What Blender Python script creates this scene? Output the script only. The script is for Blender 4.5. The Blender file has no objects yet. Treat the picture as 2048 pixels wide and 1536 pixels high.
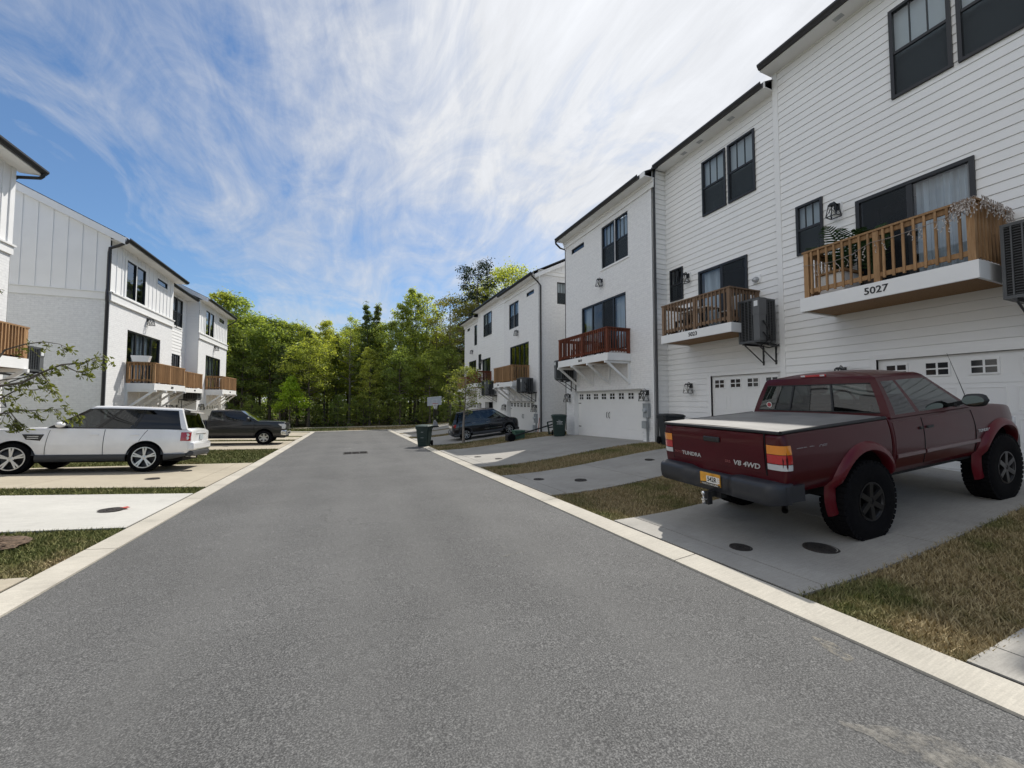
import bpy, bmesh, math, random
from mathutils import Vector, Matrix, noise as mnoise
PI = math.pi
random.seed(11)
scene = bpy.context.scene
COL = scene.collection
ORG = {}

# ---------------------------------------------------------------- mesh helper
class M:
    def __init__(s):
        s.v = []; s.f = []; s.m = []; s.mi = 0
    def vert(s, p):
        s.v.append((p[0], p[1], p[2])); return len(s.v) - 1
    def face(s, idx):
        s.f.append(tuple(idx)); s.m.append(s.mi)
    def poly(s, pts):
        s.face([s.vert(p) for p in pts])
    def box(s, x0, x1, y0, y1, z0, z1, tf=None):
        P = [(x0,y0,z0),(x1,y0,z0),(x1,y1,z0),(x0,y1,z0),(x0,y0,z1),(x1,y0,z1),(x1,y1,z1),(x0,y1,z1)]
        if tf: P = [tf(*p) for p in P]
        i = [s.vert(p) for p in P]
        for q in ((0,3,2,1),(4,5,6,7),(0,1,5,4),(1,2,6,5),(2,3,7,6),(3,0,4,7)):
            s.face([i[k] for k in q])
    def bar(s, a, b, w, h=None, up=(0,0,1)):
        h = w if h is None else h
        a = Vector(a); b = Vector(b); d = (b - a).normalized(); u = Vector(up)
        r = d.cross(u)
        if r.length < 1e-4: r = d.cross(Vector((1,0,0)))
        r.normalize(); u = r.cross(d)
        P = []
        for c in (a, b):
            for sx, sz in ((-1,-1),(1,-1),(1,1),(-1,1)):
                P.append(c + r*sx*w/2 + u*sz*h/2)
        i = [s.vert(p) for p in P]
        for q in ((0,1,2,3),(7,6,5,4),(0,4,5,1),(1,5,6,2),(2,6,7,3),(3,7,4,0)):
            s.face([i[k] for k in q])
    def tube(s, pts, r, n=8, cap=True):
        pts = [Vector(p) for p in pts]
        rs = r if isinstance(r, (list, tuple)) else [r]*len(pts)
        rings = []; prev = None
        for k, p in enumerate(pts):
            d = (pts[min(k+1, len(pts)-1)] - pts[max(k-1, 0)])
            if d.length < 1e-9: d = Vector((0,0,1))
            d.normalize()
            if prev is None:
                a = d.cross(Vector((0,0,1)))
                if a.length < 1e-3: a = d.cross(Vector((1,0,0)))
            else:
                a = prev - d*prev.dot(d)
                if a.length < 1e-4: a = d.cross(Vector((1,0,0)))
            a.normalize(); prev = a; b = d.cross(a)
            rings.append([s.vert(p + (a*math.cos(2*PI*j/n) + b*math.sin(2*PI*j/n))*rs[k]) for j in range(n)])
        for k in range(len(rings)-1):
            for j in range(n):
                s.face((rings[k][j], rings[k][(j+1)%n], rings[k+1][(j+1)%n], rings[k+1][j]))
        if cap:
            s.face(rings[0][::-1]); s.face(rings[-1])
    def lathe(s, prof, n=24, axis='z', c=(0,0,0)):
        # prof: list of (radius, along)
        rings = []
        for r, h in prof:
            ring = []
            for j in range(n):
                a = 2*PI*j/n; x, y = r*math.cos(a), r*math.sin(a)
                p = (x, y, h) if axis == 'z' else ((x, h, y) if axis == 'y' else (h, x, y))
                ring.append(s.vert((p[0]+c[0], p[1]+c[1], p[2]+c[2])))
            rings.append(ring)
        for k in range(len(rings)-1):
            for j in range(n):
                s.face((rings[k][j], rings[k][(j+1)%n], rings[k+1][(j+1)%n], rings[k+1][j]))
    def prism(s, pts, ax, a, b, tf=None):
        # pts 2D polygon, extruded along axis ax between a and b
        def mk(p, t):
            q = {'x': (t, p[0], p[1]), 'y': (p[0], t, p[1]), 'z': (p[0], p[1], t)}[ax]
            return tf(*q) if tf else q
        A = [s.vert(mk(p, a)) for p in pts]; B = [s.vert(mk(p, b)) for p in pts]
        s.face(A[::-1]); s.face(B); n = len(pts)
        for k in range(n):
            s.face((A[k], A[(k+1)%n], B[(k+1)%n], B[k]))
    def grid(s, rows):
        idx = [[s.vert(p) for p in r] for r in rows]
        for i in range(len(idx)-1):
            for j in range(len(idx[i])-1):
                s.face((idx[i][j], idx[i][j+1], idx[i+1][j+1], idx[i+1][j]))
    def build(s, name, mats, parent=None, smooth=None, bevel=0, recalc=True, seg=2):
        if not isinstance(mats, (list, tuple)): mats = [mats]
        o0 = Vector(ORG.get(parent.name, (0,0,0))) if parent else Vector((0,0,0))
        me = bpy.data.meshes.new(name)
        me.from_pydata([(v[0]-o0.x, v[1]-o0.y, v[2]-o0.z) for v in s.v], [], s.f)
        for m in mats: me.materials.append(m)
        if len(mats) > 1: me.polygons.foreach_set('material_index', s.m)
        if recalc:
            bm = bmesh.new(); bm.from_mesh(me); bmesh.ops.recalc_face_normals(bm, faces=bm.faces); bm.to_mesh(me); bm.free()
        if smooth is not None:
            me.polygons.foreach_set('use_smooth', [True]*len(me.polygons))
            me.set_sharp_from_angle(angle=math.radians(smooth))
        me.update()
        o = bpy.data.objects.new(name, me); COL.objects.link(o)
        if parent:
            o.parent = parent; ORG[o.name] = tuple(o0)
        if bevel:
            b = o.modifiers.new('bevel', 'BEVEL'); b.width = bevel; b.segments = seg; b.limit_method = 'ANGLE'; b.angle_limit = math.radians(35)
        return o

def tag(o, label=None, cat=None, group=None, kind=None):
    if label: o['label'] = label
    if cat: o['category'] = cat
    if group: o['group'] = group
    if kind: o['kind'] = kind
    return o
def thing(name, label, cat, loc=(0,0,0), group=None):
    o = bpy.data.objects.new(name, None); COL.objects.link(o); o.location = loc
    o.empty_display_size = .2
    ORG[o.name] = tuple(loc)
    return tag(o, label, cat, group)
def copy_tree(o, parent=None):
    c = o.copy(); COL.objects.link(c)
    if parent: c.parent = parent
    for ch in list(o.children): copy_tree(ch, c)
    return c
def text_mesh(name, body, size, tf, m, parent, ext=.004, shear=0, bold=0, sx=1.0):
    """lettering as a mesh; tf maps (right, up, out) in metres to the world"""
    cu = bpy.data.curves.new(name, 'FONT'); cu.body = body; cu.size = size; cu.extrude = ext
    cu.align_x = 'CENTER'; cu.align_y = 'CENTER'; cu.shear = shear; cu.offset = bold; cu.resolution_u = 3
    ob = bpy.data.objects.new(name+'_c', cu); COL.objects.link(ob)
    dg = bpy.context.evaluated_depsgraph_get(); me = bpy.data.meshes.new_from_object(ob.evaluated_get(dg))
    bpy.data.objects.remove(ob); bpy.data.curves.remove(cu)
    o0 = Vector(ORG.get(parent.name, (0,0,0)))
    for v in me.vertices:
        v.co = Vector(tf(v.co.x*sx, v.co.y, v.co.z)) - o0
    me.materials.clear(); me.materials.append(m); me.name = name
    o = bpy.data.objects.new(name, me); COL.objects.link(o); o.parent = parent; ORG[o.name] = tuple(o0)
    return o

# ---------------------------------------------------------------- materials
def newmat(name):
    m = bpy.data.materials.new(name); m.use_nodes = True
    nt = m.node_tree; nt.nodes.clear()
    out = nt.nodes.new('ShaderNodeOutputMaterial')
    return m, nt, out
def N(nt, t, **k):
    n = nt.nodes.new(t)
    for a, b in k.items():
        if a in n.inputs: n.inputs[a].default_value = b
        else: setattr(n, a, b)
    return n
def c4(c): return (c[0], c[1], c[2], 1)
def bsdf(nt, out, col=(.5,.5,.5), rough=.6, metal=0, spec=.5, coat=0):
    b = N(nt, 'ShaderNodeBsdfPrincipled')
    b.inputs['Base Color'].default_value = c4(col); b.inputs['Roughness'].default_value = rough
    b.inputs['Metallic'].default_value = metal; b.inputs['Specular IOR Level'].default_value = spec
    b.inputs['Coat Weight'].default_value = coat; b.inputs['Coat Roughness'].default_value = .04
    nt.links.new(b.outputs[0], out.inputs[0]); return b
def coords(nt, kind='pos', scale=None, rot=None):
    if kind == 'pos': s = N(nt, 'ShaderNodeNewGeometry').outputs['Position']
    else: s = N(nt, 'ShaderNodeTexCoord').outputs['Object']
    if scale or rot:
        mp = N(nt, 'ShaderNodeMapping')
        if scale: mp.inputs['Scale'].default_value = scale
        if rot: mp.inputs['Rotation'].default_value = rot
        nt.links.new(s, mp.inputs['Vector']); s = mp.outputs[0]
    return s
def noise(nt, vec, scale, detail=3, rough=.55):
    n = N(nt, 'ShaderNodeTexNoise'); n.inputs['Scale'].default_value = scale; n.inputs['Detail'].default_value = detail
    n.inputs['Roughness'].default_value = rough
    nt.links.new(vec, n.inputs['Vector']); return n.outputs['Fac']
def ramp(nt, fac, stops):
    r = N(nt, 'ShaderNodeValToRGB'); e = r.color_ramp.elements
    while len(e) < len(stops): e.new(.5)
    for k, (p, c) in enumerate(stops):
        e[k].position = p; e[k].color = c4(c) if not isinstance(c, (int, float)) else (c, c, c, 1)
    nt.links.new(fac, r.inputs[0]); return r.outputs[0]
def mixc(nt, fac, a, b, mode='MIX'):
    m = N(nt, 'ShaderNodeMix'); m.data_type = 'RGBA'; m.blend_type = mode
    def put(sock, v):
        if hasattr(v, 'is_linked') or hasattr(v, 'links'): nt.links.new(v, sock)
        elif isinstance(v, (int, float)): sock.default_value = v
        else: sock.default_value = c4(v)
    put(m.inputs[0], fac); put(m.inputs[6], a); put(m.inputs[7], b); return m.outputs[2]
def bumpn(nt, b, h, strength=.3, dist=.01):
    n = N(nt, 'ShaderNodeBump'); n.inputs['Strength'].default_value = strength; n.inputs['Distance'].default_value = dist
    nt.links.new(h, n.inputs['Height']); nt.links.new(n.outputs[0], b.inputs['Normal'])
MATS = {}
def simple(name, col, rough=.5, metal=0, spec=.5, coat=0, var=0, vs=6, bump=0, bs=60, kind='obj', vscale=None):
    if name in MATS: return MATS[name]
    m, nt, out = newmat(name); b = bsdf(nt, out, col, rough, metal, spec, coat)
    if var or bump:
        co = coords(nt, kind, vscale)
    if var:
        f = noise(nt, co, vs, 4)
        lo = tuple(c*(1-var) for c in col); hi = tuple(min(1, c*(1+var)) for c in col)
        nt.links.new(ramp(nt, f, [(.3, lo), (.7, hi)]), b.inputs['Base Color'])
    if bump: bumpn(nt, b, noise(nt, co, bs, 3), .4, bump)
    MATS[name] = m; return m
def glass(name, tint=.5, col=(.9,.95,.95), refl=1.0, rough=.01):
    if name in MATS: return MATS[name]
    m, nt, out = newmat(name)
    t = N(nt, 'ShaderNodeBsdfTransparent'); t.inputs[0].default_value = (col[0]*tint, col[1]*tint, col[2]*tint, 1)
    g = N(nt, 'ShaderNodeBsdfGlossy'); g.inputs['Roughness'].default_value = rough; g.inputs['Color'].default_value = (.95,.97,1,1)
    ge = N(nt, 'ShaderNodeNewGeometry'); dt = N(nt, 'ShaderNodeVectorMath', operation='DOT_PRODUCT'); nt.links.new(ge.outputs['Incoming'], dt.inputs[0]); nt.links.new(ge.outputs['Normal'], dt.inputs[1])
    ab = N(nt, 'ShaderNodeMath', operation='ABSOLUTE'); nt.links.new(dt.outputs['Value'], ab.inputs[0])
    om = N(nt, 'ShaderNodeMath', operation='SUBTRACT'); om.inputs[0].default_value = 1; nt.links.new(ab.outputs[0], om.inputs[1])
    pw = N(nt, 'ShaderNodeMath', operation='POWER'); pw.inputs[1].default_value = 4; nt.links.new(om.outputs[0], pw.inputs[0])
    fr = N(nt, 'ShaderNodeMath', operation='MULTIPLY_ADD'); nt.links.new(pw.outputs[0], fr.inputs[0]); fr.inputs[1].default_value = .9; fr.inputs[2].default_value = .07
    ml = N(nt, 'ShaderNodeMath', operation='MULTIPLY'); ml.inputs[1].default_value = refl; ml.use_clamp = True
    mx = N(nt, 'ShaderNodeMixShader')
    nt.links.new(fr.outputs[0], ml.inputs[0]); nt.links.new(ml.outputs[0], mx.inputs[0])
    nt.links.new(t.outputs[0], mx.inputs[1]); nt.links.new(g.outputs[0], mx.inputs[2]); nt.links.new(mx.outputs[0], out.inputs[0])
    MATS[name] = m; return m

def mat_asphalt():
    m, nt, out = newmat('asphalt'); b = bsdf(nt, out, rough=.85, spec=.35)
    p = coords(nt)
    fine = noise(nt, p, 110, 2, .7); mid = noise(nt, p, 30, 3, .65); big = noise(nt, p, .5, 5, .62)
    c = ramp(nt, fine, [(.32, (.044,.044,.044)), (.5, (.098,.098,.097)), (.68, (.22,.218,.212))])
    c = mixc(nt, .55, c, ramp(nt, mid, [(.3, .66), (.7, 1.25)]), 'MULTIPLY')
    c = mixc(nt, 1.0, c, ramp(nt, big, [(.3, .80), (.7, 1.14)]), 'MULTIPLY')
    vo = N(nt, 'ShaderNodeTexVoronoi'); vo.inputs['Scale'].default_value = 38; nt.links.new(p, vo.inputs['Vector'])
    c = mixc(nt, ramp(nt, vo.outputs['Distance'], [(.06, 1.0), (.11, 0.0)]), c, mixc(nt, noise(nt, p, 15, 1), (.09,.09,.09), (.42,.41,.39)))
    # tyre-polished tracks, a joint down the lane, scuffs, drips and fine cracks
    sx = N(nt, 'ShaderNodeSeparateXYZ'); nt.links.new(p, sx.inputs[0])
    wob = noise(nt, coords(nt, 'pos', (.2, .25, .2)), 1.0, 3)
    def band(x0, w, amt, col):
        nonlocal c
        d = N(nt, 'ShaderNodeMath', operation='ADD'); nt.links.new(sx.outputs[0], d.inputs[0]); d.inputs[1].default_value = -x0-.15
        e = N(nt, 'ShaderNodeMath', operation='MULTIPLY_ADD'); nt.links.new(wob, e.inputs[0]); e.inputs[1].default_value = .3; nt.links.new(d.outputs[0], e.inputs[2])
        f = N(nt, 'ShaderNodeMath', operation='ABSOLUTE'); nt.links.new(e.outputs[0], f.inputs[0])
        c = mixc(nt, ramp(nt, f.outputs[0], [(0, amt), (w, 0.0)]), c, col)
    for x0 in (-1.15, .05, .75, 1.95): band(x0, .42, .30, (.135,.134,.130))
    st = noise(nt, coords(nt, 'pos', (1.5, .35, 1), (0, 0, .5)), 1.3, 6, .7)
    c = mixc(nt, ramp(nt, st, [(.64, 0.0), (.80, .34)]), c, (.25,.24,.22))
    dk = noise(nt, coords(nt, 'pos', (1, .5, 1), (0, 0, -.3)), 3.3, 4, .6)
    c = mixc(nt, ramp(nt, dk, [(.68, 0.0), (.78, .45)]), c, (.035,.035,.036))
    v2 = N(nt, 'ShaderNodeTexVoronoi'); v2.feature = 'DISTANCE_TO_EDGE'; v2.inputs['Scale'].default_value = .33
    wp = N(nt, 'ShaderNodeVectorMath', operation='ADD'); nt.links.new(p, wp.inputs[0]); nw = N(nt, 'ShaderNodeTexNoise'); nw.inputs['Scale'].default_value = 1.6; nw.inputs['Detail'].default_value = 5; nt.links.new(p, nw.inputs['Vector']); nt.links.new(nw.outputs['Color'], wp.inputs[1]); nt.links.new(wp.outputs[0], v2.inputs['Vector'])
    cr = ramp(nt, v2.outputs['Distance'], [(.0, .5), (.004, 0.0)]); cm = ramp(nt, noise(nt, p, .35, 2), [(.52, 0.0), (.6, 1.0)])
    c = mixc(nt, mixc(nt, 1.0, cr, cm, 'MULTIPLY'), c, (.02,.02,.02))
    nt.links.new(c, b.inputs['Base Color']); bumpn(nt, b, fine, .5, .005)
    return m
def mat_concrete(name, col, var=.12, stain=.25, brush=(2.5, 40, 2.5)):
    m, nt, out = newmat(name); b = bsdf(nt, out, rough=.85, spec=.3)
    p = coords(nt)
    big = noise(nt, p, .9, 5, .62); fine = noise(nt, p, 90, 3, .6)
    br = noise(nt, coords(nt, 'pos', brush), 2.2, 4, .6)
    lo = tuple(c*(1-var) for c in col); hi = tuple(min(.95, c*(1+var)) for c in col)
    c = ramp(nt, big, [(.3, lo), (.7, hi)])
    c = mixc(nt, .5, c, ramp(nt, br, [(.3, .78), (.65, 1.12)]), 'MULTIPLY')
    c = mixc(nt, .5, c, ramp(nt, fine, [(.3, .8), (.7, 1.15)]), 'MULTIPLY')
    s = noise(nt, p, 1.7, 7, .68)
    c = mixc(nt, ramp(nt, s, [(.55, 0.0), (.75, stain)]), c, tuple(x*.45 for x in col))
    nt.links.new(c, b.inputs['Base Color']); bumpn(nt, b, fine, .35, .004)
    return m
def lawn_patch(nt, p):
    f = noise(nt, p, .75, 4, .6); f2 = noise(nt, p, 4.5, 4, .6)
    sx = N(nt, 'ShaderNodeSeparateXYZ'); nt.links.new(p, sx.inputs[0])
    g = N(nt, 'ShaderNodeMath', operation='LESS_THAN'); nt.links.new(sx.outputs[0], g.inputs[0]); g.inputs[1].default_value = 0
    a = N(nt, 'ShaderNodeMath', operation='MULTIPLY_ADD'); nt.links.new(g.outputs[0], a.inputs[0]); a.inputs[1].default_value = -.2; nt.links.new(f, a.inputs[2])
    b = N(nt, 'ShaderNodeMath', operation='MULTIPLY_ADD'); nt.links.new(f2, b.inputs[0]); b.inputs[1].default_value = .35; nt.links.new(a.outputs[0], b.inputs[2])
    c = N(nt, 'ShaderNodeMath', operation='SUBTRACT'); nt.links.new(b.outputs[0], c.inputs[0]); c.inputs[1].default_value = .175; return c.outputs[0]
def mat_lawn(name='lawn_soil'):
    m, nt, out = newmat(name); b = bsdf(nt, out, rough=.95, spec=.1)
    p = coords(nt)
    patch = lawn_patch(nt, p); fine = noise(nt, p, 45, 3, .7)
    a = mixc(nt, fine, (.045,.055,.018), (.11,.12,.04)); d = mixc(nt, fine, (.12,.09,.045), (.28,.22,.125))
    c = mixc(nt, ramp(nt, patch, [(.34, 0.0), (.54, 1.0)]), a, d)
    nt.links.new(c, b.inputs['Base Color']); bumpn(nt, b, fine, .8, .03)
    return m
def mat_blade():
    m, nt, out = newmat('grass_blade'); b = bsdf(nt, out, rough=.7, spec=.2)
    p = coords(nt)
    patch = lawn_patch(nt, p); rnd = N(nt, 'ShaderNodeNewGeometry').outputs['Random Per Island']
    a = ramp(nt, rnd, [(0, (.05,.08,.016)), (.6, (.115,.15,.035)), (1, (.20,.19,.065))])
    d = ramp(nt, rnd, [(0, (.19,.145,.065)), (.5, (.36,.28,.155)), (1, (.50,.41,.24))])
    c = mixc(nt, ramp(nt, patch, [(.34, .18), (.54, .95)]), a, d)
    nt.links.new(c, b.inputs['Base Color']); return m
def mat_brick():
    m, nt, out = newmat('white_painted_brick'); b = bsdf(nt, out, rough=.7, spec=.3)
    g = N(nt, 'ShaderNodeNewGeometry'); sp = N(nt, 'ShaderNodeSeparateXYZ'); nt.links.new(g.outputs['Position'], sp.inputs[0])
    ad = N(nt, 'ShaderNodeMath', operation='ADD'); nt.links.new(sp.outputs[0], ad.inputs[0]); nt.links.new(sp.outputs[1], ad.inputs[1])
    cb = N(nt, 'ShaderNodeCombineXYZ'); nt.links.new(ad.outputs[0], cb.inputs[0]); nt.links.new(sp.outputs[2], cb.inputs[1])
    br = N(nt, 'ShaderNodeTexBrick'); nt.links.new(cb.outputs[0], br.inputs['Vector'])
    br.inputs['Scale'].default_value = 1; br.inputs['Brick Width'].default_value = .215; br.inputs['Row Height'].default_value = .077
    br.inputs['Mortar Size'].default_value = .007; br.inputs['Mortar Smooth'].default_value = .35; br.inputs['Bias'].default_value = -.3
    br.inputs['Color1'].default_value = (.84,.84,.835,1); br.inputs['Color2'].default_value = (.79,.79,.79,1); br.inputs['Mortar'].default_value = (.74,.745,.75,1)
    c = mixc(nt, .35, br.outputs['Color'], ramp(nt, noise(nt, cb.outputs[0], 9, 4), [(.3, .75), (.7, 1.1)]), 'MULTIPLY')
    nt.links.new(c, b.inputs['Base Color'])
    h = N(nt, 'ShaderNodeMath', operation='SUBTRACT'); nt.links.new(noise(nt, cb.outputs[0], 30, 3), h.inputs[0]); nt.links.new(br.outputs['Fac'], h.inputs[1])
    bumpn(nt, b, h.outputs[0], .45, .008); return m
def mat_wood(name, c1, c2, rough=.75):
    m, nt, out = newmat(name); b = bsdf(nt, out, rough=rough, spec=.25)
    p = coords(nt, 'pos', (14, 14, 1.2))
    f = noise(nt, p, 3.0, 5, .65); rnd = N(nt, 'ShaderNodeNewGeometry').outputs['Random Per Island']
    c = ramp(nt, f, [(.28, c1), (.72, c2)])
    c = mixc(nt, .6, c, ramp(nt, rnd, [(0, .62), (1, 1.25)]), 'MULTIPLY')
    kn = noise(nt, coords(nt), 7, 2)
    c = mixc(nt, ramp(nt, kn, [(.68, 0.0), (.78, .55)]), c, tuple(x*.35 for x in c1))
    nt.links.new(c, b.inputs['Base Color']); bumpn(nt, b, f, .3, .004); return m
def mat_leaf(name, lo, hi, trans=.45):
    m, nt, out = newmat(name); b = bsdf(nt, out, rough=.55, spec=.25)
    rnd = N(nt, 'ShaderNodeNewGeometry').outputs['Random Per Island']
    f = noise(nt, coords(nt, 'obj'), .55, 3)
    c = ramp(nt, rnd, [(0, lo), (1, hi)])
    c = mixc(nt, .75, c, ramp(nt, f, [(.3, .6), (.7, 1.35)]), 'MULTIPLY')
    oi = N(nt, 'ShaderNodeObjectInfo')
    c = mixc(nt, .6, c, ramp(nt, oi.outputs['Random'], [(0, (.75,.82,.8)), (.5, (1,1,.9)), (1, (1.3,1.15,.8))]), 'MULTIPLY')
    nt.links.new(c, b.inputs['Base Color'])
    t = N(nt, 'ShaderNodeBsdfTranslucent'); nt.links.new(mixc(nt, 1.0, c, (1.8,1.8,.6), 'MULTIPLY'), t.inputs[0])
    mx = N(nt, 'ShaderNodeMixShader'); mx.inputs[0].default_value = trans
    nt.links.new(b.outputs[0], mx.inputs[1]); nt.links.new(t.outputs[0], mx.inputs[2]); nt.links.new(mx.outputs[0], out.inputs[0])
    return m
def mat_screen(name, col, op):
    m, nt, out = newmat(name); t = N(nt, 'ShaderNodeBsdfTransparent'); b = N(nt, 'ShaderNodeBsdfDiffuse'); b.inputs[0].default_value = c4(col)
    mx = N(nt, 'ShaderNodeMixShader'); mx.inputs[0].default_value = op
    nt.links.new(t.outputs[0], mx.inputs[1]); nt.links.new(b.outputs[0], mx.inputs[2]); nt.links.new(mx.outputs[0], out.inputs[0]); return m
def mat_paint(name, col, rough=.25, flake=0, metal=0, dust=.0, coat=1.0):
    m, nt, out = newmat(name); b = bsdf(nt, out, col, rough, metal, .5 if coat == 1 else .25, coat)
    co = coords(nt, 'obj')
    c = ramp(nt, noise(nt, co, 1.3, 4), [(.3, tuple(x*.88 for x in col)), (.7, tuple(min(1, x*1.1) for x in col))])
    if dust: c = mixc(nt, ramp(nt, noise(nt, co, 2.4, 6, .7), [(.45, 0.0), (.8, dust)]), c, (.28,.25,.21))
    nt.links.new(c, b.inputs['Base Color'])
    bumpn(nt, b, noise(nt, co, 1.6, 2), .10, .02)
    return m

ASPH = mat_asphalt()
CONC_TAN = mat_concrete('concrete_tan', (.41,.365,.285), .1, .28)
CONC_NEW = mat_concrete('concrete_new', (.50,.49,.455), .08, .25)
CONC_GREY = mat_concrete('concrete_grey', (.35,.335,.305), .12, .35)
KERB = mat_concrete('kerb_concrete', (.46,.43,.37), .14, .45)
LAWN = mat_lawn(); BLADE = mat_blade()
BRICK = mat_brick()
SIDING = simple('white_siding_paint', (.85,.85,.84), .55, var=.03, vs=1.2)
TRIM = simple('white_trim', (.84,.84,.83), .5, var=.03, vs=2)
PANEL = simple('garage_door_white', (.80,.80,.79), .42, var=.02, vs=2)
BLACK = simple('black_frame', (.012,.014,.018), .38)
GUTTER = simple('dark_gutter', (.022,.022,.025), .4)
SHINGLE = simple('roof_shingle', (.05,.05,.055), .9, var=.4, vs=9, bump=.02, bs=25)
DARKROOM = simple('dark_interior', (.02,.021,.024), .9)
BLIND = simple('white_blind', (.62,.66,.68), .7)
CURT = simple('curtain_cloth', (.55,.58,.62), .85, var=.25, vs=1.6, vscale=(6, 6, .25), kind='pos')
PGLASS = glass('window_glass', .82, (.86,.93,.96), 1.15)
SCREEN = mat_screen('insect_screen', (.035,.04,.045), .72)
WOOD_NEW = mat_wood('cedar_new', (.25,.14,.066), (.44,.27,.14))
WOOD_RED = mat_wood('red_stained_wood', (.12,.036,.020), (.21,.07,.04))
WOOD_GREY = mat_wood('weathered_wood', (.15,.095,.06), (.28,.19,.125))
METAL = simple('galvanised', (.42,.43,.44), .45, .6, var=.15, vs=8)
GREYBOX = simple('meter_grey', (.30,.32,.33), .55, var=.1)
ACGREY = simple('ac_casing', (.085,.09,.095), .5, .2, var=.15, vs=4)
RUBBER = simple('rubber', (.006,.006,.007), .95, spec=.12, var=.3, vs=20)
BLACKPL = simple('black_plastic', (.015,.016,.018), .5)
IRON = simple('cast_iron', (.035,.03,.027), .7, .3, var=.4, vs=14, bump=.006, bs=60)
# ---------------------------------------------------------------- terrain
def sm(a, b, x):
    t = min(1, max(0, (x-a)/(b-a))); return t*t*(3-2*t)
def zroad(y):
    if y < 15: return -1.58-.031*y
    if y < 36: return -2.045-.024*(y-15)
    return -2.549-.012*(min(y, 60)-36)
def zg(x, y):
    z = zroad(y); f = 1-sm(37, 46, y)
    if x > 3.5: z += (.33+.13*sm(2.8, 5, y))*sm(3.8, 9.8, x)*f
    if x < -2.84: z += (.075-.045*sm(10, 16, y))*(min(-x, 8.8)-2.84)*f
    return z
def lin(a, b, n): return [a+(b-a)*k/n for k in range(n+1)]
def sheet(Mm, x0, x1, y0, y1, off=0, step=.8, skirt=0, zf=zg):
    nx = max(1, int((x1-x0)/step+.5)); ny = max(1, int((y1-y0)/step+.5))
    rows = [[(x, y, zf(x, y)+off) for x in lin(x0, x1, nx)] for y in lin(y0, y1, ny)]
    Mm.grid(rows)
    if skirt:
        ring = [rows[0][k] for k in range(nx+1)]+[rows[j][nx] for j in range(1, ny+1)]+[rows[ny][k] for k in range(nx-1, -1, -1)]+[rows[j][0] for j in range(ny-1, -1, -1)]
        Mm.grid([ring, [(p[0], p[1], p[2]-skirt) for p in ring]])

def mat_ground():
    m, nt, out = newmat('woodland_soil'); b = bsdf(nt, out, rough=1, spec=.1); p = coords(nt)
    c = mixc(nt, noise(nt, p, 14, 5, .7), (.045,.036,.02), (.12,.095,.055))
    c = mixc(nt, ramp(nt, noise(nt, p, .22, 4), [(.4, 0.0), (.6, .75)]), c, (.04,.055,.018))
    nt.links.new(c, b.inputs['Base Color']); return m
SOIL = mat_ground()
g = M()
xs = [-900, -300, -120, -60, -40, -30, -24, -20, -16, -12]+[-10+.25*k for k in range(90)]+[14, 18, 22, 26, 30, 40, 60, 120, 300, 900]
ys = [-200, -60, -30, -15]+[-8+k for k in range(70)]+[64, 70, 80, 100, 140, 200, 350, 700, 1500]
g.grid([[(x, y, zg(x, y)-.055) for x in xs] for y in ys])
tag(g.build('ground', SOIL, smooth=30), kind='structure')

r = M(); sheet(r, -2.55, 3.21, -9, 36.5, 0, .7, zf=lambda x, y: zroad(y)+.03*(1-((x-.33)/2.88)**2)-.012)
tag(r.build('road', ASPH, smooth=30), kind='structure')

def kerb(x0, x1, high_is_x1):
    k = M(); y = -9.0; i = 0
    while y < 36.4:
        y1 = min(y+3.05, 36.5)
        for a, b in ((y+.006, (y+y1)/2), ((y+y1)/2, y1-.006)):
            def P(x, yy, top):
                t = (x-x0)/(x1-x0); t = t if high_is_x1 else 1-t
                e = mnoise.noise(Vector((x*9, yy*1.7, 0)))*.006
                return (x+(e if not top else 0), yy, zroad(yy)+.006+.022*t - (0 if top else .09))
            v = [k.vert(P(x, yy, tp)) for tp in (0, 1) for x, yy in ((x0, a), (x1, a), (x1, b), (x0, b))]
            for q in ((4,5,6,7),(0,1,5,4),(1,2,6,5),(2,3,7,6),(3,0,4,7)): k.face([v[j] for j in q])
        y = y1
    tag(k.build('kerb', KERB), kind='structure')
kerb(3.2, 3.49, True); kerb(-2.83, -2.54, False)
# far end of the lane: kerb, grass verge and footpath
e = M(); sheet(e, -14, 16, 36.5, 36.95, .02, 1.0, .08); tag(e.build('kerb', KERB), kind='structure')
e = M(); sheet(e, -14, -2.6, 36.2, 36.5, .012, 1.0, .08); sheet(e, 3.3, 16, 36.2, 36.5, .012, 1.0, .08); tag(e.build('kerb', KERB), kind='structure')
e = M(); sheet(e, -30, 34, 42.2, 43.6, .03, 1.2, .08); tag(e.build('footpath', CONC_TAN), kind='structure')
l = M(); sheet(l, 3.53, 40, -9, 36.2, 0, .6); sheet(l, -40, -2.866, -9, 36.2, 0, .6); sheet(l, -40, 44, 36.95, 46, 0, 1.0)
tag(l.build('lawn', LAWN, smooth=30), kind='structure')

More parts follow.
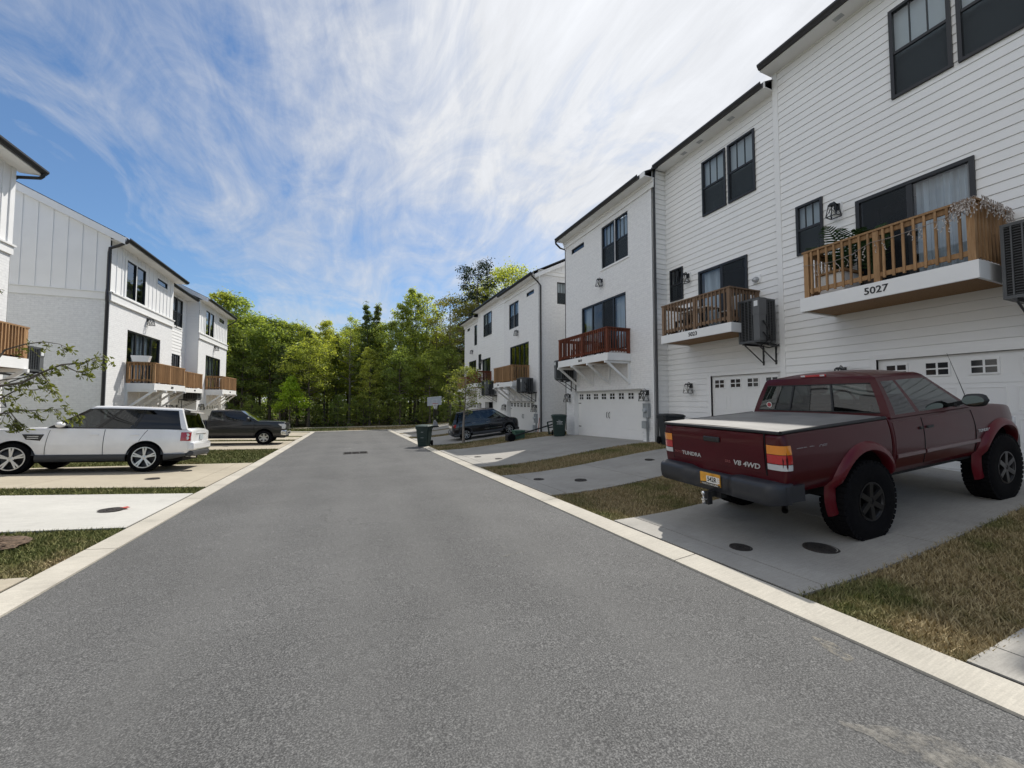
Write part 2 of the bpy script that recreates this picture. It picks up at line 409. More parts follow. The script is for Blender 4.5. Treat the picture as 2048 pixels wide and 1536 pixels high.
def drive(x0, x1, y0, y1, mat, cuts=(), name='driveway'):
    d = M(); e = sorted([x0, x1]+list(cuts))
    mid = [] if y1-y0 < 3.5 else [(y0+y1)/2]
    ysn = [y0]+mid+[y1]
    for a, b in zip(e, e[1:]):
        for c, f in zip(ysn, ysn[1:]): sheet(d, a+.007, b-.007, c+(.006 if c != y0 else 0), f-(.006 if f != y1 else 0), .024, .7, .07)
    tag(d.build(name, mat, smooth=30), kind='structure')
RD = [(-1.35, 1.2), (2.15, 4.66), (6.54, 9.1), (10.78, 16.35), (18.9, 24.1), (25.6, 29.3), (30.3, 35.4)]
LD = [(2.6, 5.43), (7.26, 9.85), (10.61, 15.26), (20.5, 25.6), (26.7, 29.4), (30.6, 35.4)]
JOINT = simple('joint_filler', (.008,.008,.008), .95, spec=.1)
def joint(x0, x1, y0, y1):
    j = M(); sheet(j, x0, x1, y0, y1, .016, .5, zf=lambda x, y: zroad(y)); tag(j.build('expansion_joint', JOINT), kind='structure')
for y0, y1 in RD: joint(3.491, 3.533, y0, y1)
for y0, y1 in LD: joint(-2.866, -2.831, y0, y1)
for y0, y1 in RD: drive(3.53, 10.75, y0, y1, CONC_GREY, (3.9, 5.9, 8.4))
for k, (y0, y1) in enumerate(LD): drive(-9.6, -2.862, y0, y1, CONC_NEW if k == 1 else CONC_TAN, (-5.6, -7.9) if k == 1 else (-3.3, -5.9))

# round clean-out covers set in the concrete and the grate in the lane
def cover(x, y, rad, label, tilt=0):
    t = thing('manhole_cover', label, 'manhole cover', (x, y, zg(x, y)+.026), 'round iron covers in the driveways')
    c = M(); c.lathe([(0, .008), (rad*.80, .010), (rad*.82, .003), (rad*.86, .003), (rad*.88, .010), (rad, .008), (rad*1.02, -.01)], 28)
    for k in range(9):
        a = k*.7; c.box(-rad*.05, rad*.05, -rad*.05, rad*.05, .009, .014, tf=lambda X, Y, Z, a=a, k=k: (X+rad*.08*k*math.cos(a*2.2), Y+rad*.08*k*math.sin(a*2.2), Z))
    o = c.build('lid', IRON, None); o.parent = t
    return t
cover(4.11, 3.13, .115, 'small dark round cover in the shaded driveway behind the red pickup')
cover(4.82, 2.71, .165, 'large dark round cover beside the rear tyre of the red pickup')
cover(4.09, 8.15, .125, 'cover nearest the kerb in the shaded driveway of house 5023')
cover(4.80, 7.47, .150, 'larger middle cover in the shaded driveway of house 5023')
cover(7.27, 8.05, .13, 'far cover in the shaded driveway, close to the left tail light of the red pickup')
cover(4.23, 13.2, .13, 'left cover on the sunlit part of the right driveway')
cover(4.64, 12.2, .13, 'right cover on the sunlit part of the right driveway')
cover(-4.25, 11.85, .15, 'dark cover in front of the white car rear wheel')
cover(-3.54, 8.41, .17, 'dark cover with a red painted edge in the bright white driveway')
cover(-4.07, 13.39, .13, 'small cover just behind the white car rear bumper')
rm = M(); rm.mi = 0
rm.lathe([(.172, .0), (.205, .002)], 10, c=(0, 0, 0))
cvr = [o for o in COL.objects if o.get('label', '').startswith('dark cover with a red')][0]
rp = M(); rp.prism([(.09, .10), (.19, .03), (.23, .08), (.16, .17)], 'z', .004, .009)
o = rp.build('painted_edge', simple('red_marking', (.42,.07,.05), .8), None); o.parent = cvr
dt = thing('storm_drain', 'rectangular iron grate flush in the middle of the asphalt lane', 'drain grate', (.3, 16.93, zroad(16.93)+.018))
d = M(); d.box(-.42, .42, -.30, .30, -.02, .002); o = d.build('pit', simple('drain_dark', (.006,.006,.006), .9)); o.parent = dt
d = M()
for a, b in ((-.45, -.41), (-.16, -.12), (.12, .16), (.41, .45)): d.box(a, b, -.33, .33, 0, .018)
for k in range(9): d.box(-.41, .41, -.33+k*.0775, -.30+k*.0775, .001, .015)
o = d.build('grate', IRON); o.parent = dt
def ragged(name, col):
    m, nt, out = newmat(name); b = bsdf(nt, out, col, .9, 0, .2); p = coords(nt)
    f = noise(nt, p, 11, 6, .75); nt.links.new(mixc(nt, noise(nt, p, 60, 2), tuple(c*.6 for c in col), tuple(c*1.25 for c in col)), b.inputs['Base Color'])
    t = N(nt, 'ShaderNodeBsdfTransparent'); mx = N(nt, 'ShaderNodeMixShader'); nt.links.new(ramp(nt, f, [(.42, 0.0), (.66, .75)]), mx.inputs[0])
    nt.links.new(t.outputs[0], mx.inputs[1]); nt.links.new(b.outputs[0], mx.inputs[2]); nt.links.new(mx.outputs[0], out.inputs[0]); return m
# mortar splashes and patches on the lane
def splash(x, y, a, b, rot, label, col=(.36,.33,.27), seed=0):
    rr = random.Random(seed); s = M(); n = 22; pts = []
    for k in range(n):
        t = 2*PI*k/n; q = 1+.35*mnoise.noise(Vector((math.cos(t)*1.7, math.sin(t)*1.7, seed*3.1)))+rr.uniform(-.12, .12)
        X = a*q*math.cos(t); Y = b*q*math.sin(t)
        px = x+X*math.cos(rot)-Y*math.sin(rot); py = y+X*math.sin(rot)+Y*math.cos(rot)
        pts.append((px, py, zroad(py)+.03*(1-((px-.33)/2.88)**2)-.008))
    s.poly(pts)
    tag(s.build('pavement_patch', ragged('patch_%d' % seed, col)), label, 'patch', 'pale mortar splashes on the lane')
splash(2.98, 1.62, .15, .05, 1.2, 'pale crusty mortar patch on asphalt near the right kerb', seed=1)
splash(2.55, .92, .40, .10, 2.2, 'long pale sandy smear on asphalt at bottom right', (.30,.285,.255), 2)
splash(1.72, 4.05, .14, .02, .2, 'pale streak beside the kerb opposite the grass by the pickup', (.27,.26,.22), 3)
splash(.05, 19.2, .42, .10, .05, 'white paint smear on the lane just beyond the drain grate', (.6,.6,.58), 4)
splash(-1.25, 8.2, .38, .018, .1, 'thin pale scratch on asphalt by the left kerb', (.28,.27,.25), 5)

# mulch ring at the left sapling
MULCH = simple('mulch', (.11,.075,.05), .95, var=.6, vs=30, bump=.03, bs=40)
mu = M(); rr = random.Random(4); c0 = (-3.92, 6.60)
rows = []
for j in range(7):
    q = j/6
    rows.append([(c0[0]+.42*q*math.cos(2*PI*k/28)*(1+.1*math.sin(3*k)), c0[1]+.36*q*math.sin(2*PI*k/28), zg(*c0)+.012+.07*(1-q*q)+rr.uniform(0, .02)) for k in range(29)])
mu.grid(rows)
for k in range(420):
    a = rr.uniform(0, 2*PI); q = math.sqrt(rr.random())*.40; x = c0[0]+q*math.cos(a); y = c0[1]+q*math.sin(a)*.86; z = zg(x, y)+.03+.06*(1-(q/.42)**2)
    b = rr.uniform(0, PI); L = rr.uniform(.012, .04)
    mu.bar((x-L*math.cos(b), y-L*math.sin(b), z), (x+L*math.cos(b), y+L*math.sin(b), z+rr.uniform(-.01, .02)), .012, .006)
tag(mu.build('mulch_bed', MULCH), 'round bed of brown mulch in the left lawn', 'mulch', None, 'stuff')

# grass blades
gr = random.Random(5); gv = []; gf = []
def blades(x0, x1, y0, y1, dens, h0=.03, h1=.075, w=.006, zoff=.0):
    n = int((x1-x0)*(y1-y0)*dens)
    for _ in range(n):
        x = gr.uniform(x0-.012, x1+.012); y = gr.uniform(y0-.03, y1+.03); z = zg(x, y)+zoff
        a = gr.uniform(0, 2*PI); ln = gr.uniform(.0, .055); h = gr.uniform(h0, h1); b = gr.uniform(0, 2*PI); k = len(gv)
        gv.extend(((x-w*math.cos(a), y-w*math.sin(a), z), (x+w*math.cos(a), y+w*math.sin(a), z), (x+ln*math.cos(b), y+ln*math.sin(b), z+h)))
        gf.append((k, k+1, k+2))
blades(3.51, 10.3, 1.21, 2.14, 4600, .025, .06)
blades(3.51, 10.3, 4.68, 6.52, 2600, .02, .06)
blades(3.51, 9.8, 9.12, 10.76, 1300, w=.008)
blades(3.51, 9.8, 16.37, 18.88, 420, w=.014)
blades(-9, -2.86, 5.45, 7.24, 3400, .02, .055)
blades(-9, -2.86, 9.87, 10.59, 1800, .025, .065, w=.008)
blades(-9, -2.86, 15.28, 20.48, 420, w=.014)
blades(-7, -2.86, 25.6, 26.7, 300, w=.018); blades(3.51, 9, 24.1, 25.6, 300, w=.018)
blades(-12, 12, 37, 42.1, 60, .05, .11, w=.035)
me = bpy.data.meshes.new('grass'); me.from_pydata(gv, [], gf); me.materials.append(BLADE)
go = bpy.data.objects.new('grass', me); COL.objects.link(go)
tag(go, 'short half dormant tan and green grass in the strips between driveways', 'grass', None, 'stuff')
# ---------------------------------------------------------------- houses
def street(Xw, s): return lambda u, v, d: (Xw - s*d, u, v)        # d: metres out of the wall towards the lane
def gable(Yw): return lambda u, v, d: (u, Yw - d, v)              # wall facing the camera end of the lane
def fbox(m, f, u0, u1, v0, v1, d0, d1): m.box(u0, u1, v0, v1, d0, d1, tf=f)
def inside(u, v, ops): return any(o[0] < u < o[1] and o[2] < v < o[3] for o in ops)
def plain_wall(m, f, u0, u1, v0, v1, ops=(), reveal=.09, d=0):
    us = sorted({u0, u1} | {min(max(o[k], u0), u1) for o in ops for k in (0, 1)}); vs = sorted({v0, v1} | {min(max(o[k], v0), v1) for o in ops for k in (2, 3)})
    for a, b in zip(us, us[1:]):
        for c, e in zip(vs, vs[1:]):
            if not inside((a+b)/2, (c+e)/2, ops): m.poly([f(a, c, d), f(b, c, d), f(b, e, d), f(a, e, d)])
    for o in ops:
        a, b, c, e = o[:4]; R = o[4] if len(o) > 4 else reveal
        c = max(c, v0); e = min(e, v1)
        for p, q in (((a, c), (b, c)), ((b, c), (b, e)), ((b, e), (a, e)), ((a, e), (a, c))):
            m.poly([f(p[0], p[1], d), f(q[0], q[1], d), f(q[0], q[1], d-R), f(p[0], p[1], d-R)])
def lap_wall(m, f, u0, u1, v0, v1, ops=(), pitch=.182, th=.015, reveal=.06):
    k0 = int(math.floor(v0/pitch)); k1 = int(math.ceil(v1/pitch)); lip = .012
    for k in range(k0, k1):
        ra, rb = max(v0, k*pitch), min(v1, (k+1)*pitch)
        if rb-ra < .005: continue
        cuts = sorted({ra, rb} | {x for o in ops for x in (o[2], o[3]) if ra < x < rb})
        for a, b in zip(cuts, cuts[1:]):
            holes = sorted([(o[0], o[1]) for o in ops if o[2] < (a+b)/2 < o[3]]); u = u0; spans = []
            for h0, h1 in holes:
                if h0 > u: spans.append((u, h0))
                u = max(u, h1)
            if u < u1: spans.append((u, u1))
            da = th*(1-(a-k*pitch)/pitch)+.002; db = th*(1-(b-k*pitch)/pitch)+.002
            for p, q in spans:
                last = b == rb and rb < v1; top = b-(.004 if last else 0)
                m.poly([f(p, a, da), f(q, a, da), f(q, top, db), f(p, top, db)])
                if a == ra: m.poly([f(p, a, da), f(q, a, da), f(q, a+.002, -.022), f(p, a+.002, -.022)])
                if last: m.poly([f(p, top, db), f(q, top, db), f(q, top, -.022), f(p, top, -.022)]); m.poly([f(p, top, -.022), f(q, top, -.022), f(q, b+.004, -.022), f(p, b+.004, -.022)])
    for o in ops:
        a, b, c, e = o[:4]
        for p, q in (((a, c), (b, c)), ((b, c), (b, e)), ((b, e), (a, e)), ((a, e), (a, c))):
            m.poly([f(p[0], p[1], .016), f(q[0], q[1], .016), f(q[0], q[1], -(o[4] if len(o) > 4 else reveal)), f(p[0], p[1], -(o[4] if len(o) > 4 else reveal))])
def batten_wall(m, f, u0, u1, v0, v1, ops=(), step=.405, top=None, w=.045, th=.02):
    top = top or (lambda u: v1)
    if top(u0) == top(u1): plain_wall(m, f, u0, u1, v0, v1, ops, .05)
    else: m.poly([f(u0, v0, 0), f(u1, v0, 0), f(u1, top(u1), 0), f(u0, top(u0), 0)])
    n = int(abs(u1-u0)/step+.5)
    for k in range(1, n):
        u = u0+(u1-u0)*k/n; segs = [(v0, top(u))]
        for o in ops:
            if o[0]-.03 < u < o[1]+.03: segs = [(v0, o[2]), (o[3], top(u))]
        for a, b in segs:
            if b-a > .05: fbox(m, f, u-w/2, u+w/2, a, b-.002, 0, th)

def win(h, f, u0, u1, v0, v1, d=0, style='dh', bars=2, trim=0, fw=.045, dark=False, name='window'):
    """one glazed unit: frame > pane, blind, insect screen"""
    m = M(); fd = .035
    for a in ((u0, u0+fw, v0, v1), (u1-fw, u1, v0, v1), (u0+fw, u1-fw, v0, v0+fw), (u0+fw, u1-fw, v1-fw, v1)): fbox(m, f, *a, d-.05, d+fd)
    vm = (v0+v1)/2
    if style == 'dh':
        fbox(m, f, u0+fw, u1-fw, vm-.028, vm+.028, d-.03, d+.022)
        for k in range(bars):
            u = u0+fw+(u1-u0-2*fw)*(k+1)/(bars+1); fbox(m, f, u-.009, u+.009, vm+.028, v1-fw, d-.02, d+.012)
    w = m.build(name, BLACK, h)
    g = M(); g.poly([f(u0+fw, v0+fw, d-.012), f(u1-fw, v0+fw, d-.012), f(u1-fw, v1-fw, d-.012), f(u0+fw, v1-fw, d-.012)]); g.build('pane', PGLASS, w)
    r = M(); fbox(r, f, u0+.01, u1-.01, v0+.01, v1-.01, d-.34, d-.30); r.build('room_interior', DARKROOM, w)
    if style == 'dh':
        if not dark:
            b = M(); fbox(b, f, u0+.02, u1-.02, v0+.03, v1-.03, d-.13, d-.12); b.build('blind', BLIND, w)
        s = M(); s.poly([f(u0+fw, v0+fw, d+.004), f(u1-fw, v0+fw, d+.004), f(u1-fw, vm-.028, d+.004), f(u0+fw, vm-.028, d+.004)]); s.build('insect_screen', SCREEN, w)
    if trim:
        t = M(); q = trim
        for a in ((u0-q, u0, v0-q, v1+q), (u1, u1+q, v0-q, v1+q), (u0, u1, v1, v1+q), (u0, u1, v0-q, v0)): fbox(t, f, *a, d-.04, d+.03)
        t.build('window_trim', TRIM, w)
    return w
def patio(h, f, u0, u1, v0, v1, d=0, panels=2, curtains=(), screens=()):
    m = M(); fw = .07
    for a in ((u0, u0+fw, v0, v1), (u1-fw, u1, v0, v1), (u0+fw, u1-fw, v0, v0+fw), (u0+fw, u1-fw, v1-fw, v1)): fbox(m, f, *a, d-.07, d+.03)
    pw = (u1-u0-2*fw)/panels
    for k in range(1, panels):
        u = u0+fw+pw*k; fbox(m, f, u-.045, u+.045, v0+fw, v1-fw, d-.05, d+.014)
    w = m.build('patio_door', BLACK, h)
    g = M(); g.poly([f(u0+fw, v0+fw, d-.02), f(u1-fw, v0+fw, d-.02), f(u1-fw, v1-fw, d-.02), f(u0+fw, v1-fw, d-.02)]); g.build('pane', PGLASS, w)
    r = M(); fbox(r, f, u0+.01, u1-.01, v0+.01, v1-.01, d-.9, d-.86); r.build('room_interior', DARKROOM, w)
    for k in curtains:
        a = u0+fw+pw*k+.05; b = a+pw-.1; c = M(); n = 40
        c.grid([[f(a+(b-a)*j/n, v, d-.16+.03*math.sin(j*1.15)) for j in range(n+1)] for v in (v0+.05, v1-.07)]); c.build('curtain', CURT, w, smooth=60)
    for k in screens:
        a = u0+fw+pw*k+.03; b = a+pw-.06; s = M(); s.poly([f(a, v0+fw, d+.012), f(b, v0+fw, d+.012), f(b, v1-fw, d+.012), f(a, v1-fw, d+.012)]); s.build('insect_screen', SCREEN, w)
    return w
GDARK = simple('garage_lite_glass', (.02,.023,.027), .08, spec=.8)
def garage(h, f, u0, u1, v0, v1, d, groups, plank=False, casing=.11, cas_d=.028):
    m = M(); n = 4; sh = (v1-v0)/n
    fbox(m, f, u0, u1, v0, v1, d-.05, d-.012)
    for k in range(n):
        a, b = v0+k*sh, v0+(k+1)*sh
        fbox(m, f, u0+.004, u1-.004, a+.005, b-.005, d-.012, d)
        if plank:
            for q in (.33, .66): fbox(m, f, u0+.004, u1-.004, a+sh*q+.004, a+sh*(q+.33)-.006, d, d+.005)
        elif k < 3:
            for j in range(groups):
                c = u0+(u1-u0)*(j+.5)/groups; hw = (u1-u0)/groups*.40
                for e in ((c-hw, c+hw, a+.07, a+.085), (c-hw, c+hw, b-.085, b-.07), (c-hw, c-hw+.015, a+.085, b-.085), (c+hw-.015, c+hw, a+.085, b-.085)): fbox(m, f, *e, d, d+.009)
    g = m.build('garage_door', PANEL, h)
    m = M(); fbox(m, f, u0+.002, u1-.002, v0-.03, v0-.001, d-.045, d-.004); m.build('bottom_seal', RUBBER, g)
    for j in range(groups):
        c = u0+(u1-u0)*(j+.5)/groups; hw = min(.155, (u1-u0)/groups*.30); vc = v1-sh*.46; hh = .115
        l = M(); l.mi = 0
        for e in ((c-hw-.03, c+hw+.03, vc-hh-.03, vc-hh), (c-hw-.03, c+hw+.03, vc+hh, vc+hh+.03), (c-hw-.03, c-hw, vc-hh, vc+hh), (c+hw, c+hw+.03, vc-hh, vc+hh)): fbox(l, f, *e, d, d+.02)
        fbox(l, f, c-.014, c+.014, vc-hh, vc+hh, d, d+.017); fbox(l, f, c-hw, c-.014, vc-.012, vc+.012, d, d+.017); fbox(l, f, c+.014, c+hw, vc-.012, vc+.012, d, d+.017)
        l.mi = 1; l.poly([f(c-hw, vc-hh, d+.009), f(c+hw, vc-hh, d+.009), f(c+hw, vc+hh, d+.009), f(c-hw, vc+hh, d+.009)])
        l.build('door_window', [PANEL, GDARK], g)
    if plank:
        for sgn in (-1, 1):
            q = M(); c = (u0+u1)/2+sgn*.09; zc = v0+sh*2
            q.tube([f(c, zc-.13, d+.005), f(c-sgn*.015, zc-.08, d+.05), f(c-sgn*.015, zc+.08, d+.05), f(c, zc+.13, d+.005)], .012, 6); q.build('handle', BLACK, g)
        for e in (u0+.04, u1-.24):
            for zz in (v0+sh*.85, v0+sh*2.95):
                q = M(); fbox(q, f, e, e+.20, zz-.018, zz+.018, d, d+.012); q.build('hinge', BLACK, g)
    if casing:
        t = M(); q = casing
        for a in ((u0-q, u0, v0, v1+q), (u1, u1+q, v0, v1+q), (u0, u1, v1, v1+q)): fbox(t, f, *a, d-.02, cas_d)
        t.build('door_casing', TRIM, h)
    return g
def eave(h, f, u0, u1, vs, over=.45, frieze=False, gut=(0, 0), rise=.5):
    m = M(); fbox(m, f, u0, u1, vs, vs+.022, -.02, over); m.build('soffit', TRIM, h)
    m = M(); fbox(m, f, u0, u1, vs-.01, vs+.17, over, over+.025); m.build('fascia', TRIM, h)
    if frieze:
        m = M(); fbox(m, f, u0+.01, u1-.01, vs-.28, vs-.001, 0, .03); fbox(m, f, u0+.01, u1-.01, vs-.10, vs-.002, .03, .075); fbox(m, f, u0+.01, u1-.01, vs-.31, vs-.275, .002, .05)
        m.build('frieze', TRIM, h)
    a = over+.026; prof = [(a, vs+.02), (a+.06, vs+.02), (a+.085, vs+.06), (a+.12, vs+.10), (a+.12, vs+.15), (a+.105, vs+.15), (a+.10, vs+.11), (a+.05, vs+.04), (a+.012, vs+.04), (a+.012, vs+.15), (a, vs+.15)]
    m = M(); m.prism(prof, 'x', u0+gut[0], u1-gut[1], tf=lambda t, p, q: f(t, q, p)); m.build('gutter', GUTTER, h)
def spout(h, f, u, vs, over, vb, jog=None):
    m = M(); o = .05
    pts = [f(u, vs+.03, over+.07), f(u, vs-.08, over+.05), f(u, vs-.20, over-.10), f(u, vs-.30, o+.06), f(u, vs-.42, o)]
    if jog: pts += [f(u, jog+.14, o), f(u, jog+.02, o+.07), f(u, jog-.45, o+.07), f(u, jog-.55, o+.01)]
    pts += [f(u, vb+.12, o), f(u, vb+.02, o+.14)]
    m.tube(pts, .045, 8); m.build('downspout', GUTTER, h, smooth=40)
def roof(h, Xw, s, y0, y1, vs, over=.45, depth=11, pitch=.5):
    m = M(); P = []
    e = (Xw-s*over, vs+.175); rg = (Xw+s*depth/2, vs+.175+pitch*(over+depth/2)); bk = (Xw+s*(depth+over), vs+.175)
    m.prism([e, rg, bk, (bk[0], bk[1]-.03), (rg[0], rg[1]-.16), (e[0], e[1]-.03)], 'y', y0, y1); return m.build('roof', SHINGLE, h)
def shell(h, Xw, s, y0, y1, vb, vs, mat, depth=11, pitch=.5, near=True, far=True, wallname='wall'):
    """the walls that are not the street front (plain), with gable tops"""
    m = M(); t = vs+.15; a = Xw; b = Xw+s*depth; rg = Xw+s*depth/2; rz = t+pitch*depth/2
    for y, on in ((y0, near), (y1, far)):
        if on: m.poly([(a, y, vb), (b, y, vb), (b, y, t), (rg, y, rz), (a, y, t)])
    m.poly([(b, y0, vb), (b, y1, vb), (b, y1, t), (b, y0, t)])
    m.poly([(a+s*.5, y0, vb), (a+s*.5, y1, vb), (a+s*.5, y1, t-.1), (a+s*.5, y0, t-.1)]) if False else None
    m.build(wallname, mat, h)

def balcony(h, f, u0, u1, vb, vt, rail, depth, wood, posts, nb=.115, number=None, brackets=(), overhang=.03, num_u=None, face=1, size=.15):
    m = M(); t = .04
    fbox(m, f, u0, u1, vb, vt, depth-t, depth); fbox(m, f, u0, u0+t, vb, vt, 0, depth-t); fbox(m, f, u1-t, u1, vb, vt, 0, depth-t)
    b = m.build('balcony', TRIM, h, bevel=.004)
    m = M(); n = 9
    for k in range(n): fbox(m, f, u0+t, u1-t, vt-.05, vt-.012, depth*k/n+.004, depth*(k+1)/n-.004)
    fbox(m, f, u0+t, u1-t, vb+.03, vb+.045, .01, depth-t); m.build('deck', WOOD_NEW, b)
    m = M(); p = .09; lo = vt+.09; cap = rail
    for u in posts: fbox(m, f, u-p/2, u+p/2, vt-.0, cap-.04, depth-p-.005, depth-.005)
    for u in (posts[0], posts[-1]): fbox(m, f, u-p/2, u+p/2, vt, cap-.04, .01, .01+p)
    a, c = posts[0], posts[-1]
    for v0, v1 in ((lo, lo+.085), (cap-.13, cap-.04)):
        for q0, q1 in zip(posts, posts[1:]): fbox(m, f, q0+p/2+.001, q1-p/2-.001, v0, v1, depth-.065, depth-.027)
        for u in (a, c): fbox(m, f, u-.019, u+.019, v0, v1, .01+p+.001, depth-p-.006)
    fbox(m, f, a-.07, c+.07, cap-.038, cap, depth-.13, depth+.01)
    for u in (a, c): fbox(m, f, u-.07, u+.07, cap-.038, cap, .003, depth-.131)
    for q0, q1 in zip(posts, posts[1:]):
        n = max(2, int((q1-q0-p)/nb)); rr = random.Random(int(u0*100)+int(q0*31))
        for k in range(n):
            u = q0+p/2+(q1-q0-p)*(k+.5)/n+rr.uniform(-.006, .006); fbox(m, f, u-.017, u+.017, lo-.04, cap-.042, depth-.026, depth+.009)
    n = max(2, int((depth-2*p)/nb))
    for u in (a, c):
        sg = -1 if u == a else 1
        for k in range(n):
            d = p+(depth-2*p)*(k+.5)/n; fbox(m, f, min(u+sg*.02, u+sg*.055), max(u+sg*.02, u+sg*.055), lo-.04, cap-.042, d-.017, d+.017)
    m.build('railing', wood, b)
    for u in brackets:
        m = M(); w = .07
        fbox(m, f, u-w/2, u+w/2, vb-.09, vb-.001, .0, depth+.06); fbox(m, f, u-w/2, u+w/2, vb-.86, vb-.091, .0, .08)
        P0, P1 = f(u, vb-.80, .05), f(u, vb-.07, depth-.06); m.bar(P0, P1, w-.01, .085)
        m.build('bracket', TRIM, b)
    if number:
        uu = num_u if num_u is not None else (u0+u1)/2
        text_mesh('house_number', number, size, lambda x, y, z: f(uu-face*x, (vb+vt)/2+y, depth+.004+z), BLACK, b, .006, bold=.002)
    return b

def lantern(f, u, v, label, block=False, k=1.0):
    p = f(u, v, 0); t = thing('wall_lantern', label, 'wall lamp', p, 'black wall lanterns on the houses')
    if block:
        m = M(); fbox(m, f, u-.09, u+.09, v-.10, v+.16, .0, .045); m.build('mounting_block', TRIM, t)
    o = .045 if block else 0
    m = M(); fbox(m, f, u-.055*k, u+.055*k, v-.02*k, v+.13*k, o, o+.03); m.tube([f(u, v+.09*k, o+.03), f(u, v+.155*k, o+.08*k), f(u, v+.165*k, o+.13*k), f(u, v+.12*k, o+.155*k)], .011*k, 6); m.build('bracket', BLACK, t)
    c = o+.155*k; b0, b1 = .065*k, .105*k; z1, z0 = v+.085*k, v-.19*k
    m = M()
    m.prism([(-b0*1.25, z1), (b0*1.25, z1), (b0*.5, z1+.04*k), (-b0*.5, z1+.04*k)], 'z', -b0*1.1, b0*1.1, tf=lambda x, y, z: f(u+x, y, c+z))
    C1 = [(u+sx*b0, z1, c+sz*b0) for sx, sz in ((-1,-1),(1,-1),(1,1),(-1,1))]; C0 = [(u+sx*b1, z0, c+sz*b1) for sx, sz in ((-1,-1),(1,-1),(1,1),(-1,1))]
    for i in range(4):
        j = (i+1) % 4
        m.bar(f(*C1[i]), f(*C0[i]), .016*k); m.bar(f(*C0[i]), f(*C0[j]), .018*k); m.bar(f(*C1[i]), f(*C1[j]), .014*k)
        m.bar(f(*C1[i]), f(*C0[j]), .007*k); m.bar(f(*C1[j]), f(*C0[i]), .007*k)
    m.build('cage', BLACK, t)
    m = M(); m.tube([f(u, z0+.005, c), f(u, z0+.06*k, c), f(u, z0+.10*k, c), f(u, z0+.17*k, c)], [.02*k, .02*k, .03*k, .012*k], 8); m.build('bulb', simple('bulb_glass', (.55,.54,.48), .2), t, smooth=50)
    return t
def condenser(f, u0, u1, v0, v1, d0, d1, label, panel_u='lo', cable=True):
    p = f((u0+u1)/2, v0, (d0+d1)/2); t = thing('air_conditioner', label, 'air conditioner', p, 'grey air conditioners on wall brackets')
    m = M(); q = .03
    fbox(m, f, u0+q, u1-q, v0+.05, v1-.05, d0+q, d1-q); m.build('coil', simple('ac_coil', (.012,.013,.015), .7), t)
    m = M()
    fbox(m, f, u0, u1, v0, v0+.05, d0, d1); fbox(m, f, u0, u1, v1-.05, v1, d0, d1)
    for a, b in ((u0, d0), (u0, d1-.04), (u1-.04, d0), (u1-.04, d1-.04)): fbox(m, f, a, a+.04, v0+.051, v1-.051, b, b+.04)
    for k in range(1, 6):
        u = u0+(u1-u0)*k/6; fbox(m, f, u-.009, u+.009, v0+.05, v1-.05, d1-.018, d1+.006)
        d = d0+(d1-d0)*k/6
        for uu in (u0-.006, u1-.018): fbox(m, f, uu, uu+.024, v0+.05, v1-.05, d-.009, d+.009)
    n = int((v1-v0)/.045)
    for k in range(n):
        v = v0+.07+(v1-v0-.14)*k/(n-1); fbox(m, f, u0+.04, u1-.04, v-.004, v+.004, d1-.022, d1-.004); fbox(m, f, u0+.004, u0+.02, v-.004, v+.004, d0+.04, d1-.04); fbox(m, f, u1-.02, u1-.004, v-.004, v+.004, d0+.04, d1-.04)
    m.build('casing', ACGREY, t)
    m = M(); pu = (u0, u0+.24*(u1-u0)) if panel_u == 'lo' else (u1-.24*(u1-u0), u1)
    fbox(m, f, pu[0]-.012, pu[1]+.012, v0+.05, v1-.05, d1-.24, d1+.012); fbox(m, f, pu[0]-.02, pu[1]+.02, v0+.62*(v1-v0), v1-.03, d1-.26, d1+.02)
    s = m.build('service_panel', simple('ac_panel', (.12,.125,.13), .5, .1), t)
    m = M(); uc = pu[0]-.022 if panel_u == 'lo' else pu[1]+.022
    fbox(m, f, (pu[0]+pu[1])/2-.05, (pu[0]+pu[1])/2+.05, v1-.22, v1-.08, d1+.021, d1+.024); m.build('sticker', simple('sticker_white', (.75,.77,.78), .5), s)
    m = M(); m.lathe([(.02, v1+.03), (.33*(u1-u0), v1+.02), (.42*(u1-u0), v1+.03), (.45*(u1-u0), v1)], 20, c=(0,0,0))
    c = f((u0+u1)/2, 0, (d0+d1)/2); m.v = [(x+c[0], y+c[1], z) for x, y, z in m.v]; m.build('fan_grille', ACGREY, t)
    for u in (u0+.12, u1-.12):
        m = M(); fbox(m, f, u-.02, u+.02, v0-.045, v0-.001, .0, d1); fbox(m, f, u-.02, u+.02, v0-.55, v0-.046, .0, .03); m.bar(f(u, v0-.5, .02), f(u, v0-.03, d1-.05), .022); m.build('wall_bracket', GUTTER, t)
    if cable:
        m = M(); e = u0 if panel_u == 'lo' else u1; sg = -1 if panel_u == 'lo' else 1
        m.tube([f(e+sg*.02, v0+.55, d1-.12), f(e+sg*.10, v0+.35, d1-.2), f(e+sg*.08, v0+.02, d1-.35), f(e+sg*.02, v0-.07, d0+.35), f(e+sg*.04, v0-.10, d0+.1), f(e, v0-.02, .01)], .022, 7)
        m.tube([f(e+sg*.03, v0+.25, d1-.1), f(e+sg*.07, v0+.06, d1-.25), f(e-sg*.2, v0-.08, d1-.3), f(e-sg*.1, v0-.12, d0+.15), f(e, v0-.05, .01)], .016, 6)
        m.build('cable', BLACKPL, t, smooth=60)
    return t
